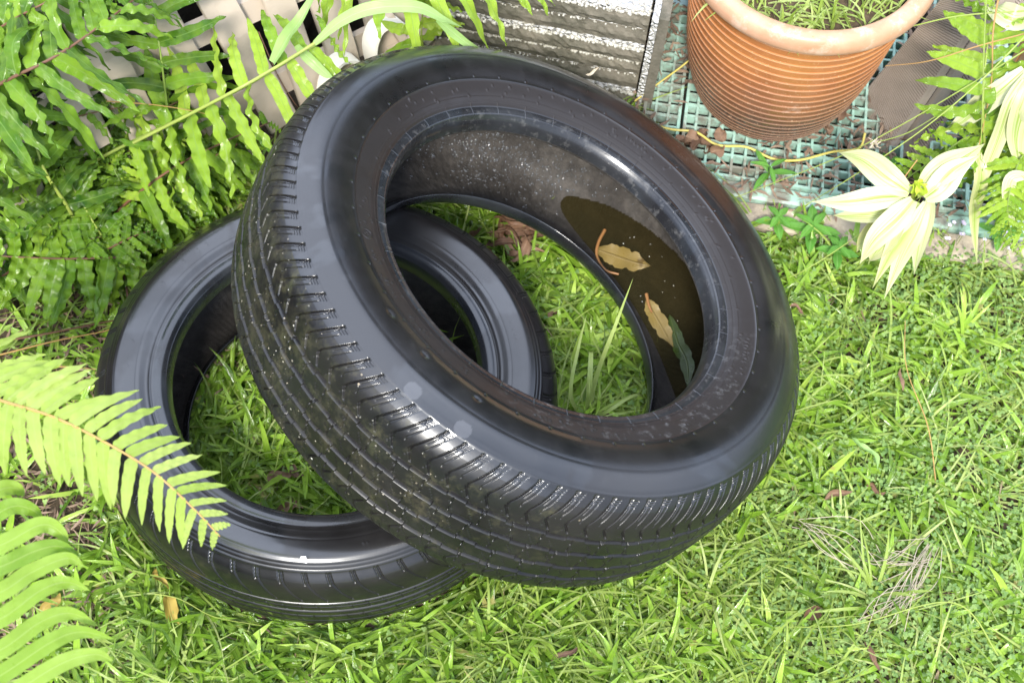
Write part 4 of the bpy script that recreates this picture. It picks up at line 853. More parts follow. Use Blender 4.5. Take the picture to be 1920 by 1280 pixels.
# ------------------------------------------------------------------ slatted beige panel behind the ferns
def panel():
    A, B = np.array([-.70, .885, 0.]), np.array([-.10, 1.405, 0.]); ux = unit(B - A); out_ = np.array([ux[1], -ux[0], 0])        # faces the lawn
    upv = unit(np.array([0, 0, 1.]) - out_ * .32); nrm = unit(np.cross(ux, upv)); nrm = nrm if nrm @ out_ > 0 else -nrm
    def hit(px_, py_, off=0.):
        d = ray(px_, py_); P0 = A + nrm * off; return CAM + d * (((P0 - CAM) @ nrm) / (d @ nrm))
    root = empty('garden_panel', (A + B) / 2, 'weathered beige panel of leaning wooden slats behind the ferns', 'panel')
    slats = [((20, -60), (150, 210), 78), ((105, -80), (245, 190), 78), ((150, 40), (300, 300), 74), ((250, -50), (425, 250), 80), ((372, -60), (500, 175), 82), ((500, -60), (575, 150), 76), ((590, -60), (650, 130), 78), ((682, -60), (728, 110), 70), ((770, -60), (805, 100), 66),
             ((-60, 120), (60, 400), 76), ((20, 280), (130, 560), 74), ((-70, 350), (60, 600), 70)]
    for (x0, y0), (x1, y1), wpx in slats:
        p0, p1 = hit(x0, y0), hit(x1, y1); d = unit(p1 - p0); p1 = p1 + d * min(.06, max(0, (p1[2] - .01) / max(.05, -d[2]))); p0 = p0 - d * .05
        q = hit(x1 + wpx * .88, y1); wd = .0455 * wpx / 78
        s_ = np.cross(d, nrm) * wd / 2; mb = MB(); mid = (p0 + p1) / 2
        prof = [(-1, -.003), (-1, .003), (-.94, .0055), (.94, .0055), (1, .003), (1, -.003), (.94, -.0055), (-.94, -.0055)]
        vv = []
        nseg = 10
        for i in range(nseg + 1):
            c_ = p0 + (p1 - p0) * i / nseg + nrm * .0015 * math.sin(i * 1.3 + x0)
            for a_, z_ in prof: vv.append(c_ + s_ * a_ + nrm * z_)
        ff = [[i * 8 + j, i * 8 + (j + 1) % 8, (i + 1) * 8 + (j + 1) % 8, (i + 1) * 8 + j] for i in range(nseg) for j in range(8)]
        ff += [[0, 3, 2, 1], [0, 7, 4, 3], [7, 6, 5, 4]]; e = nseg * 8; ff += [[e, e + 1, e + 2, e + 3], [e, e + 3, e + 4, e + 7], [e + 7, e + 4, e + 5, e + 6]]
        mb.add(vv, ff); mb.build('slat', M['slat'], parent=root, smooth=False, origin=mid)
    for (x0, y0), (x1, y1) in (((180, 150), (640, -60)), ((60, 420), (420, 205)), ((420, 205), (860, -10)), ((-60, 300), (200, 130))):
        p0, p1 = hit(x0, y0, -.013), hit(x1, y1, -.013); d = (p1 - p0) / 2; mb = MB(); mb.box((p0 + p1) / 2, d, unit(np.cross(d, nrm)) * .018, nrm * .006); mb.build('rail', M['slat'], parent=root, smooth=False, origin=(p0 + p1) / 2)
    # cream hoops: curved band standing out from the panel
    for pts, dep in (([(740, 32), (700, 36), (684, 62), (682, 92), (692, 130)], .035), ([(668, 118), (655, 102), (630, 100), (612, 116), (600, 145), (596, 165)], .03)):
        Q = spline([hit(x, y, .012) for x, y in pts], 24); tq = unit(np.gradient(Q, axis=0)); sn = np.cross(tq, nrm); mb = MB(); vv = []
        th_ = .0022
        for q_, s_ in zip(Q, sn): vv += [q_ - s_ * th_, q_ - s_ * th_ + nrm * dep, q_ + s_ * th_ + nrm * dep, q_ + s_ * th_]
        n_ = len(Q); ff = [[i * 4 + j, i * 4 + (j + 1) % 4, (i + 1) * 4 + (j + 1) % 4, (i + 1) * 4 + j] for i in range(n_ - 1) for j in range(4)] + [[0, 3, 2, 1], [n_ * 4 - 4, n_ * 4 - 3, n_ * 4 - 2, n_ * 4 - 1]]
        mb.add(vv, ff); mb.build('curved_band', M['hoop'], parent=root, smooth=False, origin=Q[0])
    # crossed thin battens at the right end and its flat backing
    for (x0, y0), (x1, y1), w_, o_ in (((728, 30), (762, 88), .013, .014), ((762, 84), (730, 100), .012, .014), ((762, 84), (835, 12), .011, .018), ((795, 78), (850, 22), .011, .021)):
        p0, p1 = hit(x0, y0, o_), hit(x1, y1, o_); d = (p1 - p0) / 2; mb = MB(); mb.box((p0 + p1) / 2, d * 1.05, unit(np.cross(d, nrm)) * w_ / 2, nrm * .006); mb.build('batten', M['slat'], parent=root, smooth=False, origin=(p0 + p1) / 2)
    mb = MB(); c4 = [hit(690, 40, .004), hit(835, -40, .004), hit(853, 100, .004), hit(700, 150, .004)]; c4b = [q + nrm * -.012 for q in c4]
    mb.add(c4 + c4b, [[0, 3, 2, 1], [4, 5, 6, 7], [0, 1, 5, 4], [1, 2, 6, 5], [2, 3, 7, 6], [3, 0, 4, 7]]); mb.build('end_board', M['slat'], parent=root, smooth=False, origin=c4[0])
    # dark space behind: near-black sheet standing in for it
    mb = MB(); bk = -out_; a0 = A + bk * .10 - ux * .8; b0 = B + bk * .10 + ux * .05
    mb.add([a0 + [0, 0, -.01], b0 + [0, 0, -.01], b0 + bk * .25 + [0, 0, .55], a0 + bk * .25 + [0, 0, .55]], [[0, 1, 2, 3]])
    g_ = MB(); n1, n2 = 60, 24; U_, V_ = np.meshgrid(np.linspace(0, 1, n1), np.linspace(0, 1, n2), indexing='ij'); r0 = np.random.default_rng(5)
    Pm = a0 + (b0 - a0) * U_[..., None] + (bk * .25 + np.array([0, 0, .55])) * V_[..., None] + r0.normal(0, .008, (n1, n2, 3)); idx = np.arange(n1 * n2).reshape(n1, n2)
    g_.add(Pm.reshape(-1, 3), np.stack([idx[:-1, :-1], idx[1:, :-1], idx[1:, 1:], idx[:-1, 1:]], -1).reshape(-1, 4)); o = g_.build('dark_backing', M['under']); tag(o, 'near-black sheet standing in for the dark space behind the slatted panel', None, None, 'structure')
panel()

# ------------------------------------------------------------------ stack of pebble-topped pavers
def pavers():
    c0 = np.array([.146, 1.311, 0.]); d = unit(np.array([-.252, .0272, 0])); bk = np.array([d[1], -d[0], 0]); bk = bk if bk[1] > 0 else -bk
    Lw, Dp = .30, .30; names = ['bottom', 'second', 'third', 'fourth', 'fifth', 'top']; hh = .0335; r0 = np.random.default_rng(9)
    peb = [True, False, True, True, False, True]
    for i in range(6):
        z0 = i * hh; sh = r0.normal(0, .0025); a = c0 + d * (.0025 + abs(sh) * .3) + bk * (sh + .003) + [0, 0, z0]
        root = empty('paver', a, {0: 'bottom paver of the mouldy stack, resting on the soil', 1: 'second paver from the bottom of the mouldy stack', 2: 'third paver from the bottom of the mouldy stack', 3: 'third paver from the top of the mouldy stack', 4: 'paver just under the topmost one of the mouldy stack', 5: 'topmost paver with its white pebble face up'}[i], 'paver', 'pavers stacked behind the big tyre')
        tp_ = .0085 if peb[i] else .0035; th_ = hh - tp_ - .0006
        mb = MB(); nx_, nz_ = 44, 5
        # front face slightly eroded: build a box with rough front
        xs = np.linspace(0, Lw, nx_); zs = np.linspace(0, th_, nz_); X_, Z_ = np.meshgrid(xs, zs, indexing='ij'); ero = r0.normal(0, .0008, X_.shape) + .0015 * np.cos((Z_ / th_ - .5) * math.pi * 2)
        Fp = a + d * X_[..., None] - bk * ero[..., None] + np.array([0, 0, 1]) * Z_[..., None]; idx = np.arange(nx_ * nz_).reshape(nx_, nz_)
        mb.add(Fp.reshape(-1, 3), np.stack([idx[:-1, :-1], idx[:-1, 1:], idx[1:, 1:], idx[1:, :-1]], -1).reshape(-1, 4))
        cb_ = a + d * Lw / 2 + bk * (Dp / 2 + .001) + [0, 0, th_ / 2]; mb.box(cb_, d * Lw / 2, bk * (Dp / 2 - .001), [0, 0, th_ / 2])
        mb.build('body', M['paver'], parent=root, smooth=False, origin=a)
        # pebble layer: real little stones along the face, slab behind
        mb = MB(); mb.box(a + d * Lw / 2 + bk * (Dp / 2 + .002) + [0, 0, th_ + tp_ / 2], d * (Lw / 2 - .001), bk * (Dp / 2 - .002), [0, 0, tp_ / 2])
        pb = MB(); npb = 210 if peb[i] else 60
        for k in range(npb * (3 if i == 5 else 1)):
            if i == 5 and k > npb // 2: c_ = a + d * r0.uniform(0, Lw) + bk * r0.uniform(0, .12) + [0, 0, th_ + tp_]
            else: c_ = a + d * r0.uniform(0.001, Lw) - bk * r0.uniform(-.0012, .0008) + [0, 0, th_ + tp_ * r0.uniform(.15, .85)]
            R_ = r0.uniform(.0017, .0030) * (1 if peb[i] else .6); ax = unit(r0.normal(0, 1, 3)); ay = unit(np.cross(ax, [.1, .3, 1])); az = np.cross(ax, ay)
            U_, V_ = np.meshgrid(np.linspace(0, 2 * math.pi, 7)[:-1], np.linspace(-1.4, 1.4, 5), indexing='ij'); S_ = np.stack([np.cos(V_) * np.cos(U_), np.cos(V_) * np.sin(U_), np.sin(V_)], -1)
            pts = c_ + R_ * (S_[..., :1] * ax * r0.uniform(1, 1.4) + S_[..., 1:2] * ay + S_[..., 2:] * az * r0.uniform(.7, 1)); id_ = np.arange(30).reshape(6, 5); nx2 = np.roll(id_, -1, 0)
            pb.add(pts.reshape(-1, 3), np.stack([id_[:, :-1], nx2[:, :-1], nx2[:, 1:], id_[:, 1:]], -1).reshape(-1, 4), tint=r0.uniform(0, 1))
        o = mb.build('pebble_layer', M['pebble'], parent=root, smooth=False, origin=a)
        o2 = pb.build('pebbles', M['stone'], parent=root, origin=a); o2['kind'] = 'stuff'
    # upright paver standing against the right end
    root = empty('paver', c0, 'narrow upright paver standing on edge against the right end of the stack', 'paver')
    mb = MB(); hgt = .215; e = -d
    mb.box(c0 + e * .016 + bk * .12 + [0, 0, hgt / 2], e * .007, bk * .13, [0, 0, hgt / 2]); mb.build('body', M['paver'], parent=root, smooth=False, origin=c0)
    mb = MB(); mb.box(c0 + e * .004 + bk * .12 + [0, 0, hgt / 2], e * .0045, bk * .132, [0, 0, hgt / 2 - .001]); mb.build('pebble_layer', M['pebble'], parent=root, smooth=False, origin=c0)
M['stone'] = leaf_mat('pale_stone', [(.22, .20, .15), (.38, .36, .30), (.50, .48, .43)], rough=.5, trans=0., ribamt=0)
pavers()

# ------------------------------------------------------------------ green plastic gratings, kerb, pot
ANG = -.060; gx = np.array([math.cos(ANG), math.sin(ANG), 0]); gy = np.array([-math.sin(ANG), math.cos(ANG), 0]); gz = np.array([0, 0, 1.])
g0 = np.array([.268, 1.190, 0.])           # a point on the front edge
def grating(x0, x1, y0, y1, label):
    o_ = g0 + gx * x0 + gy * y0; root = empty('grating', o_, label, 'grating', 'green plastic gratings')
    W_, D_ = x1 - x0, y1 - y0; mb = MB(); nx_ = max(1, int(round(W_ / .0190))); ny_ = int(round(D_ / .0190)); zt = .030
    for i in range(1, nx_):
        t2 = .0027 if i % 3 == 0 else .0018
        mb.box(o_ + gx * (W_ * i / nx_) + gy * D_ / 2 + gz * (zt - .008), gx * t2, gy * (D_ / 2 - .003), gz * .008)
    for j in range(1, ny_):
        mb.box(o_ + gx * W_ / 2 + gy * (D_ * j / ny_) + gz * (zt - .0095), gx * (W_ / 2 - .003), gy * (.0027 if j % 3 == 0 else .0018), gz * .0080)
    for j in range(1, ny_, 3):
        mb.box(o_ + gx * W_ / 2 + gy * (D_ * (j + .42) / ny_) + gz * .008, gx * (W_ / 2 - .003), gy * .0034, gz * .0016)
    mb.build('grid', M['grate'], parent=root, smooth=False, origin=o_)
    mb = MB(); fw = .0035
    mb.box(o_ + gx * W_ / 2 + gy * .001 + gz * .015, gx * W_ / 2, gy * fw * .6, gz * .0165); mb.box(o_ + gx * W_ / 2 + gy * (D_ - .001) + gz * .015, gx * W_ / 2, gy * fw * .6, gz * .0165)
    mb.box(o_ + gx * .0025 + gy * D_ / 2 + gz * .0155, gx * .0022, gy * (D_ / 2 - .004), gz * .0158); mb.box(o_ + gx * (W_ - .0025) + gy * D_ / 2 + gz * .0155, gx * .0022, gy * (D_ / 2 - .004), gz * .0158)
    mb.build('frame', M['grate'], parent=root, smooth=False, origin=o_)
grating(-.118, -.062, .03, .42, 'narrow strip of green grating beside the pavers')
grating(-.058, .262, -.005, .42, 'green plastic grating under the terracotta pot')
grating(.300, .560, -.005, .42, 'green plastic grating behind the variegated plant')
mb = MB(); mb.add([g0 + gx * -.13 + gy * -.004 + gz * .0015, g0 + gx * .9 + gy * -.004 + gz * .0015, g0 + gx * .9 + gy * .6 + gz * .0015, g0 + gx * -.13 + gy * .6 + gz * .0015], [[0, 1, 2, 3]])  # near-black sheet laid below the grid bars
tag(mb.build('drain_floor', M['under'], smooth=False), 'near-black floor sheet under the gratings', None, None, 'structure')
def edging(name, y0, wd, ht, x0, x1, m_, label, cat):
    mb = MB(); o_ = g0 + gx * x0 + gy * y0; n_ = 40; vv = []; r0 = np.random.default_rng(int(abs(y0) * 1e4))
    prof = [(0, -.01), (0, ht - .003), (.003, ht), (wd - .003, ht), (wd, ht - .003), (wd, -.01)]
    for i in range(n_ + 1):
        for a_, z_ in prof: vv.append(o_ + gx * ((x1 - x0) * i / n_) + gy * (a_ + r0.normal(0, .0007)) + gz * (z_ + r0.normal(0, .0006)))
    k = len(prof); ff = [[i * k + j, (i + 1) * k + j, (i + 1) * k + j + 1, i * k + j + 1] for i in range(n_) for j in range(k - 1)]
    mb.add(vv, ff); tag(mb.build(name, m_, smooth=False, origin=o_), label, cat)
edging('edging_strip', -.032, .026, .026, -.06, .62, M['grate'], 'flat grimy green strip along the front of the gratings', 'edging')
edging('kerb', -.074, .041, .018, -.09, .62, M['kerb'], 'tan stone kerb between the green strip and the lawn', 'kerb')

def pot():
    c = np.array([.3371, 1.3581, .0305]); root = empty('plant_pot', c, 'large ribbed orange-brown glazed pot with a pale worn rim', 'plant pot'); H_ = .3063
    zz = np.linspace(0, .268, 620); fr_ = np.array([0, .06, .18, .4, .65, .88, 1.]); rr_ = np.array([.1068, .1152, .1253, .1377, .1451, .1541, .1600])
    co = np.polyfit(fr_, rr_, 4); r_ = np.polyval(co, zz / H_)
    nr_ = 21; q = (zz / .268 * 1.0) ** .80 * nr_
    tooth = .0015 * np.clip(1.25 - np.abs((q % 1) - .5) * 7.5, 0, 1); r_ = r_ + tooth * np.where((zz > .008) & (zz < .262), 1, 0)
    def lathe(mb, rz, k=220, tint=None):
        th = np.arange(k) * 2 * math.pi / k; rz = np.array(rz); V = np.stack([c[0] + rz[:, :1] * np.cos(th), c[1] + rz[:, :1] * np.sin(th), c[2] + rz[:, 1:] + 0 * th], -1); n_ = len(rz); idx = np.arange(n_ * k).reshape(n_, k); nx_ = np.roll(idx, -1, 1)
        mb.add(V.reshape(-1, 3), np.stack([idx[:-1], nx_[:-1], nx_[1:], idx[1:]], -1).reshape(-1, 4), tint=None if tint is None else np.repeat(tint, k))
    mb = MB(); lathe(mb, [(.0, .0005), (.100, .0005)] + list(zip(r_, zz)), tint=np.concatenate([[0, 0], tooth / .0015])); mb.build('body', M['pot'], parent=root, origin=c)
    rt = r_[-1]; mb = MB(); ctrl = [(rt - .002, .266), (rt + .006, .270), (.1690, .280), (.1705, .292), (.1670, .302), (.1600, .3063), (.1520, .3055), (.1460, .301), (.1430, .290), (.141, .262), (.139, .23)]
    P_ = spline([(a, b, 0) for a, b in ctrl], 70); lathe(mb, P_[:, :2]); mb.build('rim', M['potrim'], parent=root, origin=c)
    mb = MB(); k = 60; th = np.arange(k) * 2 * math.pi / k; V = [c + [0, 0, .272]] + [c + [.142 * math.cos(t_), .142 * math.sin(t_), .268] for t_ in th]; mb.add(V, [[0, i + 1, (i + 1) % k + 1] for i in range(k)]); mb.build('potting_soil', M['soil'], parent=root, origin=c)
    r0 = np.random.default_rng(81); n = 900; a = r0.uniform(0, 6.28, n); rad = .135 * np.sqrt(r0.random(n)); az = r0.uniform(0, 6.28, n); le = r0.uniform(.1, 1.2, n)
    d = np.stack([np.cos(az) * np.sin(le), np.sin(az) * np.sin(le), np.cos(le)], 1); mb = MB()
    leafset(mb, c + np.stack([rad * np.cos(a), rad * np.sin(a), np.full(n, .266)], 1), d, np.stack([-np.cos(az), -np.sin(az), np.ones(n)], 1), r0.uniform(.03, .08, n), r0.uniform(.002, .005, n), r0.uniform(.1, .6, n), w_grass, 7, 3, .3, 0, 1, 0, r0.uniform(.3, 1, n), side=r0.normal(0, .1, n))
    tag(mb.build('grass', M['grass_fine']), 'pale green grass growing in the ribbed pot', 'grass', None, 'stuff')
pot()

# weathered boards leaning to the right of the pot
def board(bl, br, tr, tl, th_, label, ridges=True):
    bl, br, tr, tl = map(np.asarray, (bl, br, tr, tl)); nrm = unit(np.cross(br - bl, tl - bl)); 
    if nrm @ (CAM - bl) < 0: nrm = -nrm
    n_ = 380 if ridges else 60; root = empty('board', (bl + br) / 2, label, 'board', 'weathered boards beside the pot'); mb = MB(); Ln = np.linalg.norm(tl - bl); vv = []
    for i in range(n_ + 1):
        t = i / n_; a, b = bl + (tl - bl) * t, br + (tr - br) * t; hh = .0011 * (1 if (i % 5) < 3 else -1) if ridges else 0
        e = (b - a) * .03
        vv += [a - nrm * th_, a + nrm * 0, a + e + nrm * hh, b - e + nrm * hh, b + nrm * 0, b - nrm * th_]
    ff = [[i * 6 + j, i * 6 + j + 1, (i + 1) * 6 + j + 1, (i + 1) * 6 + j] for i in range(n_) for j in range(5)] + [[i * 6 + 5, i * 6, (i + 1) * 6, (i + 1) * 6 + 5] for i in range(n_)] + [[0, 5, 4, 1], [1, 4, 3, 2]]
    tt = np.zeros((n_ + 1, 6)); tt[:, 2:4] = (np.arange(n_ + 1) % 5 >= 3)[:, None] if ridges else 0
    mb.add(vv, ff, tint=tt.ravel()); mb.build('plank', M['board'], parent=root, smooth=False, origin=(bl + br) / 2)
board(G(1616, 178, .012), G(1652, 296, .012), G(1872, -30, .26), G(1788, -30, .26), .010, 'wide weathered grey-brown ridged board leaning beside the pot')
board(G(1660, 292, .012), G(1668, 296, .012), G(1888, -30, .26), G(1877, -30, .26), .016, 'thin pale strip of board beside the wide ridged one', False)
board(G(1672, 290, .006), G(1676, 298, .006), G(1905, -30, .245), G(1893, -30, .245), .022, 'narrow edge-on board between the two ridged boards', False)
board(G(1680, 262, .0), G(1712, 312, .0), G(1935, -30, .235), G(1905, -60, .235), .010, 'ridged board farther right, partly covered by fern')
# orange-brown timber trough at the right edge
def trough():
    c = G(1905, 240, 0) + [.08, .0, 0]; root = empty('planter_box', c, 'orange-brown timber planter box half hidden by ferns at the right edge', 'planter'); 
    for k, (ox, oy, X_, Y_) in enumerate(((-.08, .0, .008, .09), (.08, .0, .008, .09), (0, -.098, .09, .008), (0, .098, .09, .008))):
        mb = MB(); mb.box(c + [ox, oy, .062], [X_, 0, 0], [0, Y_, 0], [0, 0, .06]); mb.build('side_board', M['timber'], parent=root, smooth=False, origin=c)
    mb = MB(); mb.box(c + [0, 0, .10], [.0715, 0, 0], [0, .0895, 0], [0, 0, .004]); mb.build('soil_fill', M['soil'], parent=root, smooth=False, origin=c)
trough()
# blue plastic tray behind the pavers
mb = MB(); c = G(1285, -12, .05); mb.box(c, gx * .07, gy * .006, gz * .02); mb.box(c + gy * .05 + gz * .0, gx * .07, gy * .040, gz * .004); tag(mb.build('tray', M['blue'], smooth=False, origin=c), 'pale blue plastic tray behind the pot at the top edge', 'tray')

# yellow vine over the grating
mb = MB(); V = spline(px([(1218, 232, .034), (1260, 243, .04), (1305, 248, .04), (1345, 272, .042), (1400, 276, .042), (1450, 298, .04), (1500, 300, .04), (1560, 285, .045), (1610, 278, .05), (1622, 250, .06)]), 70)
mb.tube(V, .0019, 6); tag(mb.build('vine', M['vine'], origin=V[0]), 'yellow vine stem trailing over the green grating', 'vine')
mb = MB(); V = spline(px([(1190, 190, .04), (1230, 160, .05), (1290, 115, .07), (1320, 80, .1)]), 30); mb.tube(V, .0014, 5); tag(mb.build('vine', M['vine'], origin=V[0]), 'thin olive stem rising beside the pavers towards the pot', 'vine')

# reed: stem, long pale blade and side blade over the panel
def reed():
    c = G(160, 312, .12); root = empty('reed_grass', c, 'tall reed grass with a long pale blade arching over the beige panel', 'reed grass')
    mb = MB(); mb.tube(spline(px([(250, 268, .20), (430, 176, .285), (520, 125, .30), (605, 72, .32)]), 40), .0022, 6, tint=.8); mb.build('stem', M['stem_green'], parent=root, origin=c)
    mb = MB(); ribbon(mb, px([(590, 82, .32), (640, 40, .345), (700, 16, .36), (780, 14, .355), (830, 36, .33), (868, 52, .30)]), .017, (0, -.5, 1), w_drac, 30, 7, .35, .02, 2, .8); mb.build('blade', M['reed'], parent=root, origin=c)
    mb = MB(); ribbon(mb, px([(512, 118, .30), (540, 70, .33), (565, 35, .36), (605, -40, .38)]), .018, (-.4, -.5, 1), w_grass, 20, 5, .6, 0, 2, .4); mb.build('blade', M['reed'], parent=root, origin=c)
    mb = MB(); ribbon(mb, px([(556, 85, .30), (580, 110, .28), (610, 138, .27), (625, 146, .27)]), .014, (-.4, -.5, 1), w_grass, 20, 5, .4, 0, 2, .6); mb.build('blade', M['reed'], parent=root, origin=c)
    mb = MB(); ribbon(mb, px([(820, 36, .33), (850, 62, .30), (880, 85, .28), (905, 94, .26)]), .012, (-.4, -.5, 1), w_grass, 20, 5, .4, 0, 2, .3); mb.build('blade', M['reed'], parent=root, origin=c)
reed()

# ------------------------------------------------------------------ variegated plants
def varieg():
    c = G(1790, 330, 0); root = empty('variegated_plant', c, 'cream and green striped variegated plant with a whorl facing up', 'plant')
    hub = G(1718, 362, .22); mb = MB(); mb.tube(spline([c, (c + hub) / 2 + [.01, .0, .01], hub - [0, 0, .008]], 16), .0045, 7, tint=.9); mb.build('stem', M['stem_green'], parent=root, origin=c)
    nu_ = unit(CAM - hub)
    lv = [([(1705, 362, .225), (1665, 335, .235), (1620, 300, .225), (1573, 286, .20)], .046), ([(1700, 368, .222), (1650, 372, .225), (1590, 380, .215), (1520, 378, .19)], .040),
          ([(1725, 355, .225), (1760, 325, .245), (1800, 300, .25), (1846, 270, .24)], .048), ([(1712, 375, .225), (1680, 410, .225), (1640, 450, .205), (1612, 495, .17)], .042),
          ([(1735, 372, .222), (1762, 352, .24), (1790, 320, .25), (1838, 290, .25)], .045),
          ([(1722, 380, .21), (1700, 425, .20), (1672, 470, .18), (1636, 540, .14)], .034), ([(1738, 380, .215), (1715, 430, .20), (1690, 480, .17), (1658, 560, .12)], .036),
          ([(1700, 375, .21), (1650, 400, .205), (1600, 405, .195), (1562, 404, .18)], .028), ([(1690, 392, .19), (1650, 420, .185), (1620, 450, .17), (1606, 473, .16)], .028),
          ([(1745, 372, .20), (1735, 410, .19), (1722, 460, .165), (1714, 515, .12)], .030), ([(1700, 385, .21), (1670, 440, .19), (1645, 470, .17), (1630, 490, .15)], .034)]
    for i, (pl, wd) in enumerate(lv):
        mb = MB(); ribbon(mb, px(pl), wd * .76, nu_ + [0, 0, .3], w_drac, 28, 9, .38 if i < 7 else .8, .03, 1.6, (i * .37) % 1); mb.build('leaf', M['drac'], parent=root, origin=hub)
    mb = MB()
    for k in range(4): ribbon(mb, [hub, hub + [0, 0, .012] + nu_ * .010 + np.array([math.cos(k * 1.6), math.sin(k * 1.6), 0]) * .006, hub + nu_ * .022 + UU * .012 + np.array([math.cos(k * 1.6), math.sin(k * 1.6), 0]) * .003], .011, np.array([math.cos(k * 1.6), math.sin(k * 1.6), .3]), w_leaf, 14, 7, .9, 0, 1, .5)
    mb.build('bud', M['drac_bud'], parent=root, origin=hub)
    c = G(1960, 330, 0); root = empty('variegated_plant', c, 'second variegated plant with leaves drooping at the right edge', 'plant'); hub = G(1930, 130, .30)
    mb = MB(); mb.tube(spline([c, (c + hub) / 2 + [.02, 0, 0], hub], 16), .0045, 7, tint=.9); mb.build('stem', M['stem_green'], parent=root, origin=c)
    lv = [([(1925, 140, .30), (1895, 190, .28), (1870, 260, .22), (1835, 350, .16), (1830, 400, .12)], .022), ([(1925, 150, .30), (1905, 200, .27), (1880, 240, .22), (1868, 300, .18)], .034), ([(1930, 150, .30), (1918, 200, .27), (1905, 260, .22), (1915, 330, .17)], .036),
          ([(1930, 30, .32), (1900, 35, .33), (1870, 20, .32), (1855, 8, .30)], .034), ([(1920, 130, .3), (1880, 165, .28), (1840, 195, .25), (1800, 230, .22), (1765, 250, .20)], .030), ([(1825, 270, .2), (1838, 330, .18), (1826, 400, .12), (1832, 500, .06)], .020), ([(1930, 330, .2), (1895, 335, .2), (1890, 380, .17), (1908, 440, .12)], .018)]
    for i, (pl, wd) in enumerate(lv):
        mb = MB(); ribbon(mb, px(pl), wd, (0, -.6, 1), w_drac, 28, 7, .4, .03, 1.6, (i * .37) % 1); mb.build('leaf', M['drac'], parent=root, origin=hub)
varieg()

# thin sedge stalks at the right, weeds on the lawn
def stalk(pts, r, label, tint=.7, m_='stem_green', seeds=False):
    P = spline(px(pts), 40); mb = MB(); mb.tube(P, np.linspace(r, r * .5, 40), 5, tint=tint); root = mb.build('grass_stalk', M[m_], origin=P[0]); tag(root, label, 'grass stalk')
    if seeds:
        r0 = np.random.default_rng(4); mb = MB()
        for k in range(26): 
            d = unit(r0.normal(0, 1, 3) + [0, 0, .3]); leafset(mb, P[-1] + r0.normal(0, .003, 3), d, [0, .3, 1], .008, .0022, .1, w_leaf, 4, 3, .2, tint=.7)
        s_ = mb.build('seed_head', M['straw3'], origin=P[-1]); s_.parent = root; s_.matrix_parent_inverse = Matrix.Translation(root.location).inverted()
stalk([(1935, 20, .34), (1800, 30, .32), (1695, 52, .30), (1680, 42, .30)], .0011, 'thin straight green stalk crossing in front of the upper boards')
stalk([(1935, 60, .34), (1840, 85, .32), (1740, 115, .29), (1660, 124, .26)], .0010, 'straw coloured bent stalk across the ridged boards', .1, 'stem_orange')
stalk([(1940, 50, .36), (1830, 160, .30), (1720, 250, .24), (1600, 330, .18), (1510, 385, .14)], .0011, 'long blue-green stalk slanting over the boards to the variegated leaf', .7, seeds=False)
stalk([(1930, 90, .34), (1800, 170, .28), (1680, 240, .22), (1560, 300, .17), (1380, 370, .08)], .0010, 'long thin stalk running down to the left over the grating', .6)
stalk([(1850, -20, .34), (1845, 90, .32), (1842, 200, .28), (1838, 300, .22)], .0013, 'upright olive stem in front of the right fern', .5)
stalk([(1875, -20, .34), (1862, 60, .33), (1858, 160, .28), (1832, 290, .2)], .0014, 'upright orange-brown stem in front of the right fern', .3, 'stem_orange')
stalk([(1760, 215, .24), (1700, 250, .22), (1640, 268, .20), (1640, 270, .2)], .0008, 'short stalk with a brown seed head above the grating edge', .4, 'stem_green', True)
stalk([(1680, 380, .12), (1610, 440, .08), (1520, 500, .05), (1480, 520, .03)], .0009, 'thin pale stalk lying over the lawn right of the big tyre', .8)
stalk([(1720, 300, .22), (1680, 350, .2), (1660, 345, .2), (1650, 348, .2)], .0008, 'tiny stalk with a seed head over the variegated leaf', .3, 'stem_orange', True)
stalk([(1755, 905, .02), (1740, 800, .05), (1700, 690, .08), (1697, 600, .11)], .0009, 'thin upright grass stalk on the right of the lawn', .5, 'stem_orange')
stalk([(1880, 1240, .02), (1790, 1130, .06), (1600, 1170, .05), (1450, 1175, .02)], .0011, 'long bent stalk over the lower right lawn', .7)
stalk([(240, 1108, .02), (330, 1120, .03), (400, 1155, .035), (490, 1172, .02)], .0008, 'pale thread-like stalk in the grass below the smaller tyre', .9)
stalk([(0, 640, .03), (90, 625, .04), (200, 603, .03), (230, 600, .02)], .0018, 'dead brown fern stem lying on the litter left of the smaller tyre', .1, 'stem_brown')
stalk([(0, 665, .03), (100, 640, .035), (190, 622, .02), (215, 615, .02)], .0012, 'thin tan stem lying below the dead fern stem', .2, 'stem_orange')
stalk([(70, 685, .02), (130, 688, .03), (180, 692, .02)], .0013, 'short yellow stem on the litter by the blurred fern', .8, 'stem_orange')
stalk([(200, 190, .22), (290, 197, .24), (370, 210, .22), (400, 220, .20)], .0008, 'fine orange tendril across the fern and slats', .3, 'stem_orange')
stalk([(485, 60, .22), (520, 140, .2), (550, 190, .18), (562, 205, .16)], .0009, 'fine reddish stem hanging in front of the slat gap', .1, 'stem_brown')

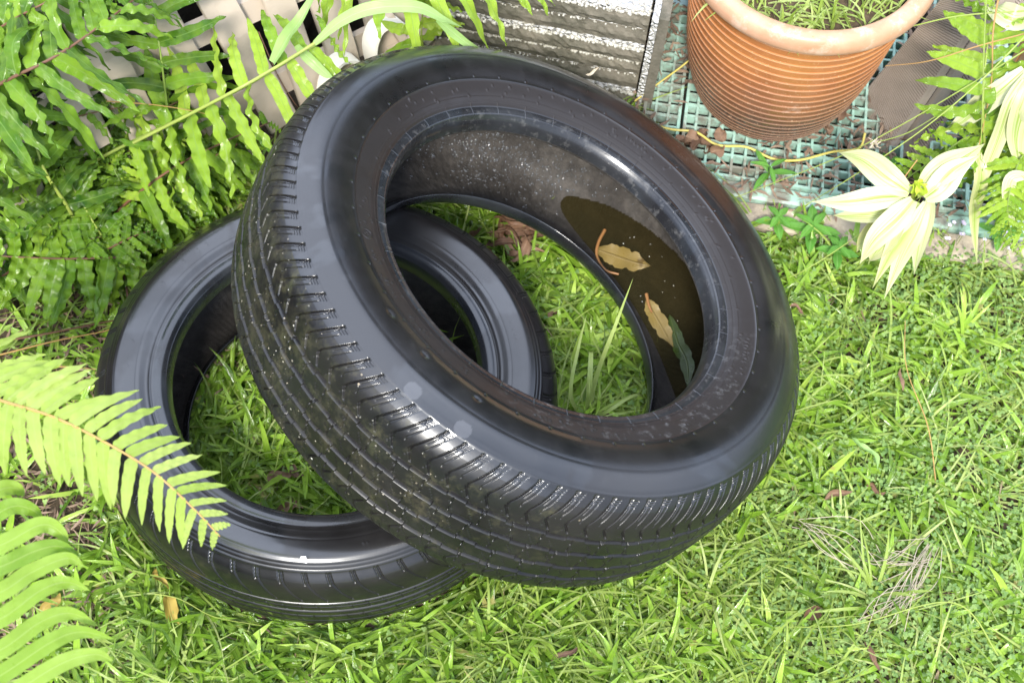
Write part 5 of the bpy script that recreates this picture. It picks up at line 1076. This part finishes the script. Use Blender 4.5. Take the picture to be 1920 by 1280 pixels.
def weed(pxy, n, L_, W_, label, seed, z=.03, tiers=2):
    r0 = np.random.default_rng(seed); c = G(*pxy, 0); root = empty('weed', c, label, 'weed'); top = c + [0, 0, z + .015]; mb = MB(); mb.tube(spline([c, (c + top) / 2 + r0.normal(0, .003, 3), top], 8), .0012, 5, tint=.5); mb.build('stem', M['stem_green'], parent=root, origin=c)
    k = 0
    for tr_ in range(tiers):
        for j in range(n):
            az = 2 * math.pi * j / n + tr_ * .8 + r0.normal(0, .15); d = np.array([math.cos(az), math.sin(az), .35 - .2 * tr_]); s_ = 1 - .25 * (tiers - 1 - tr_) if False else 1 - .3 * tr_
            mb = MB(); leafset(mb, top - [0, 0, .016 * (1 - tr_)], d, [[0, 0, 1.]], L_ * (1.1 - .35 * tr_), W_ * (1.1 - .3 * tr_), .25, w_leaf, 14, 7, .25, .05, 2., 0, r0.uniform(.3, 1)); mb.build('leaf', M['weed'], parent=root, origin=c)
weed((1512, 452), 4, .040, .014, 'leafy weed with pointed leaves behind the right side of the big tyre', 91)
weed((1560, 492), 4, .030, .012, 'smaller leafy weed next to the pointed one by the kerb', 92)
weed((1448, 437), 4, .030, .012, 'weed at the kerb close to the upper right of the big tyre', 93)
weed((1430, 352), 3, .040, .009, 'slim upright weed blade in front of the green strip', 94, .04)
weed((1655, 340), 4, .028, .014, 'small weed at the corner of the grating behind the cream leaves', 95)
weed((1700, 480), 4, .032, .012, 'weed on the lawn under the drooping cream leaves', 96, .01)
weed((1860, 455), 4, .035, .012, 'weed with narrow leaves by the right grating', 97)
def flowers():
    r0 = np.random.default_rng(98); c = G(1790, 430, .0)
    root = empty('wildflowers', c, 'spray of tiny lilac flowers by the right grating edge', 'wildflowers')
    for k in range(16):
        p_ = G(1770 + r0.uniform(0, 130), 415 + r0.uniform(0, 60), .03 + r0.uniform(0, .02)); mb = MB(); mb.tube([p_ * [1, 1, 0], p_], .0005, 4); mb.build('stem', M['stem_green'], parent=root, origin=c)
        mb = MB(); az = np.arange(5) * 1.2566; leafset(mb, np.repeat(p_[None], 5, 0), np.stack([np.cos(az), np.sin(az), np.full(5, .4)], 1), [[0, 0, 1.]] * 5, .0035, .0028, 0., w_leaf, 4, 3, .1); mb.build('flower', M['flower'], parent=root, origin=c)
flowers()
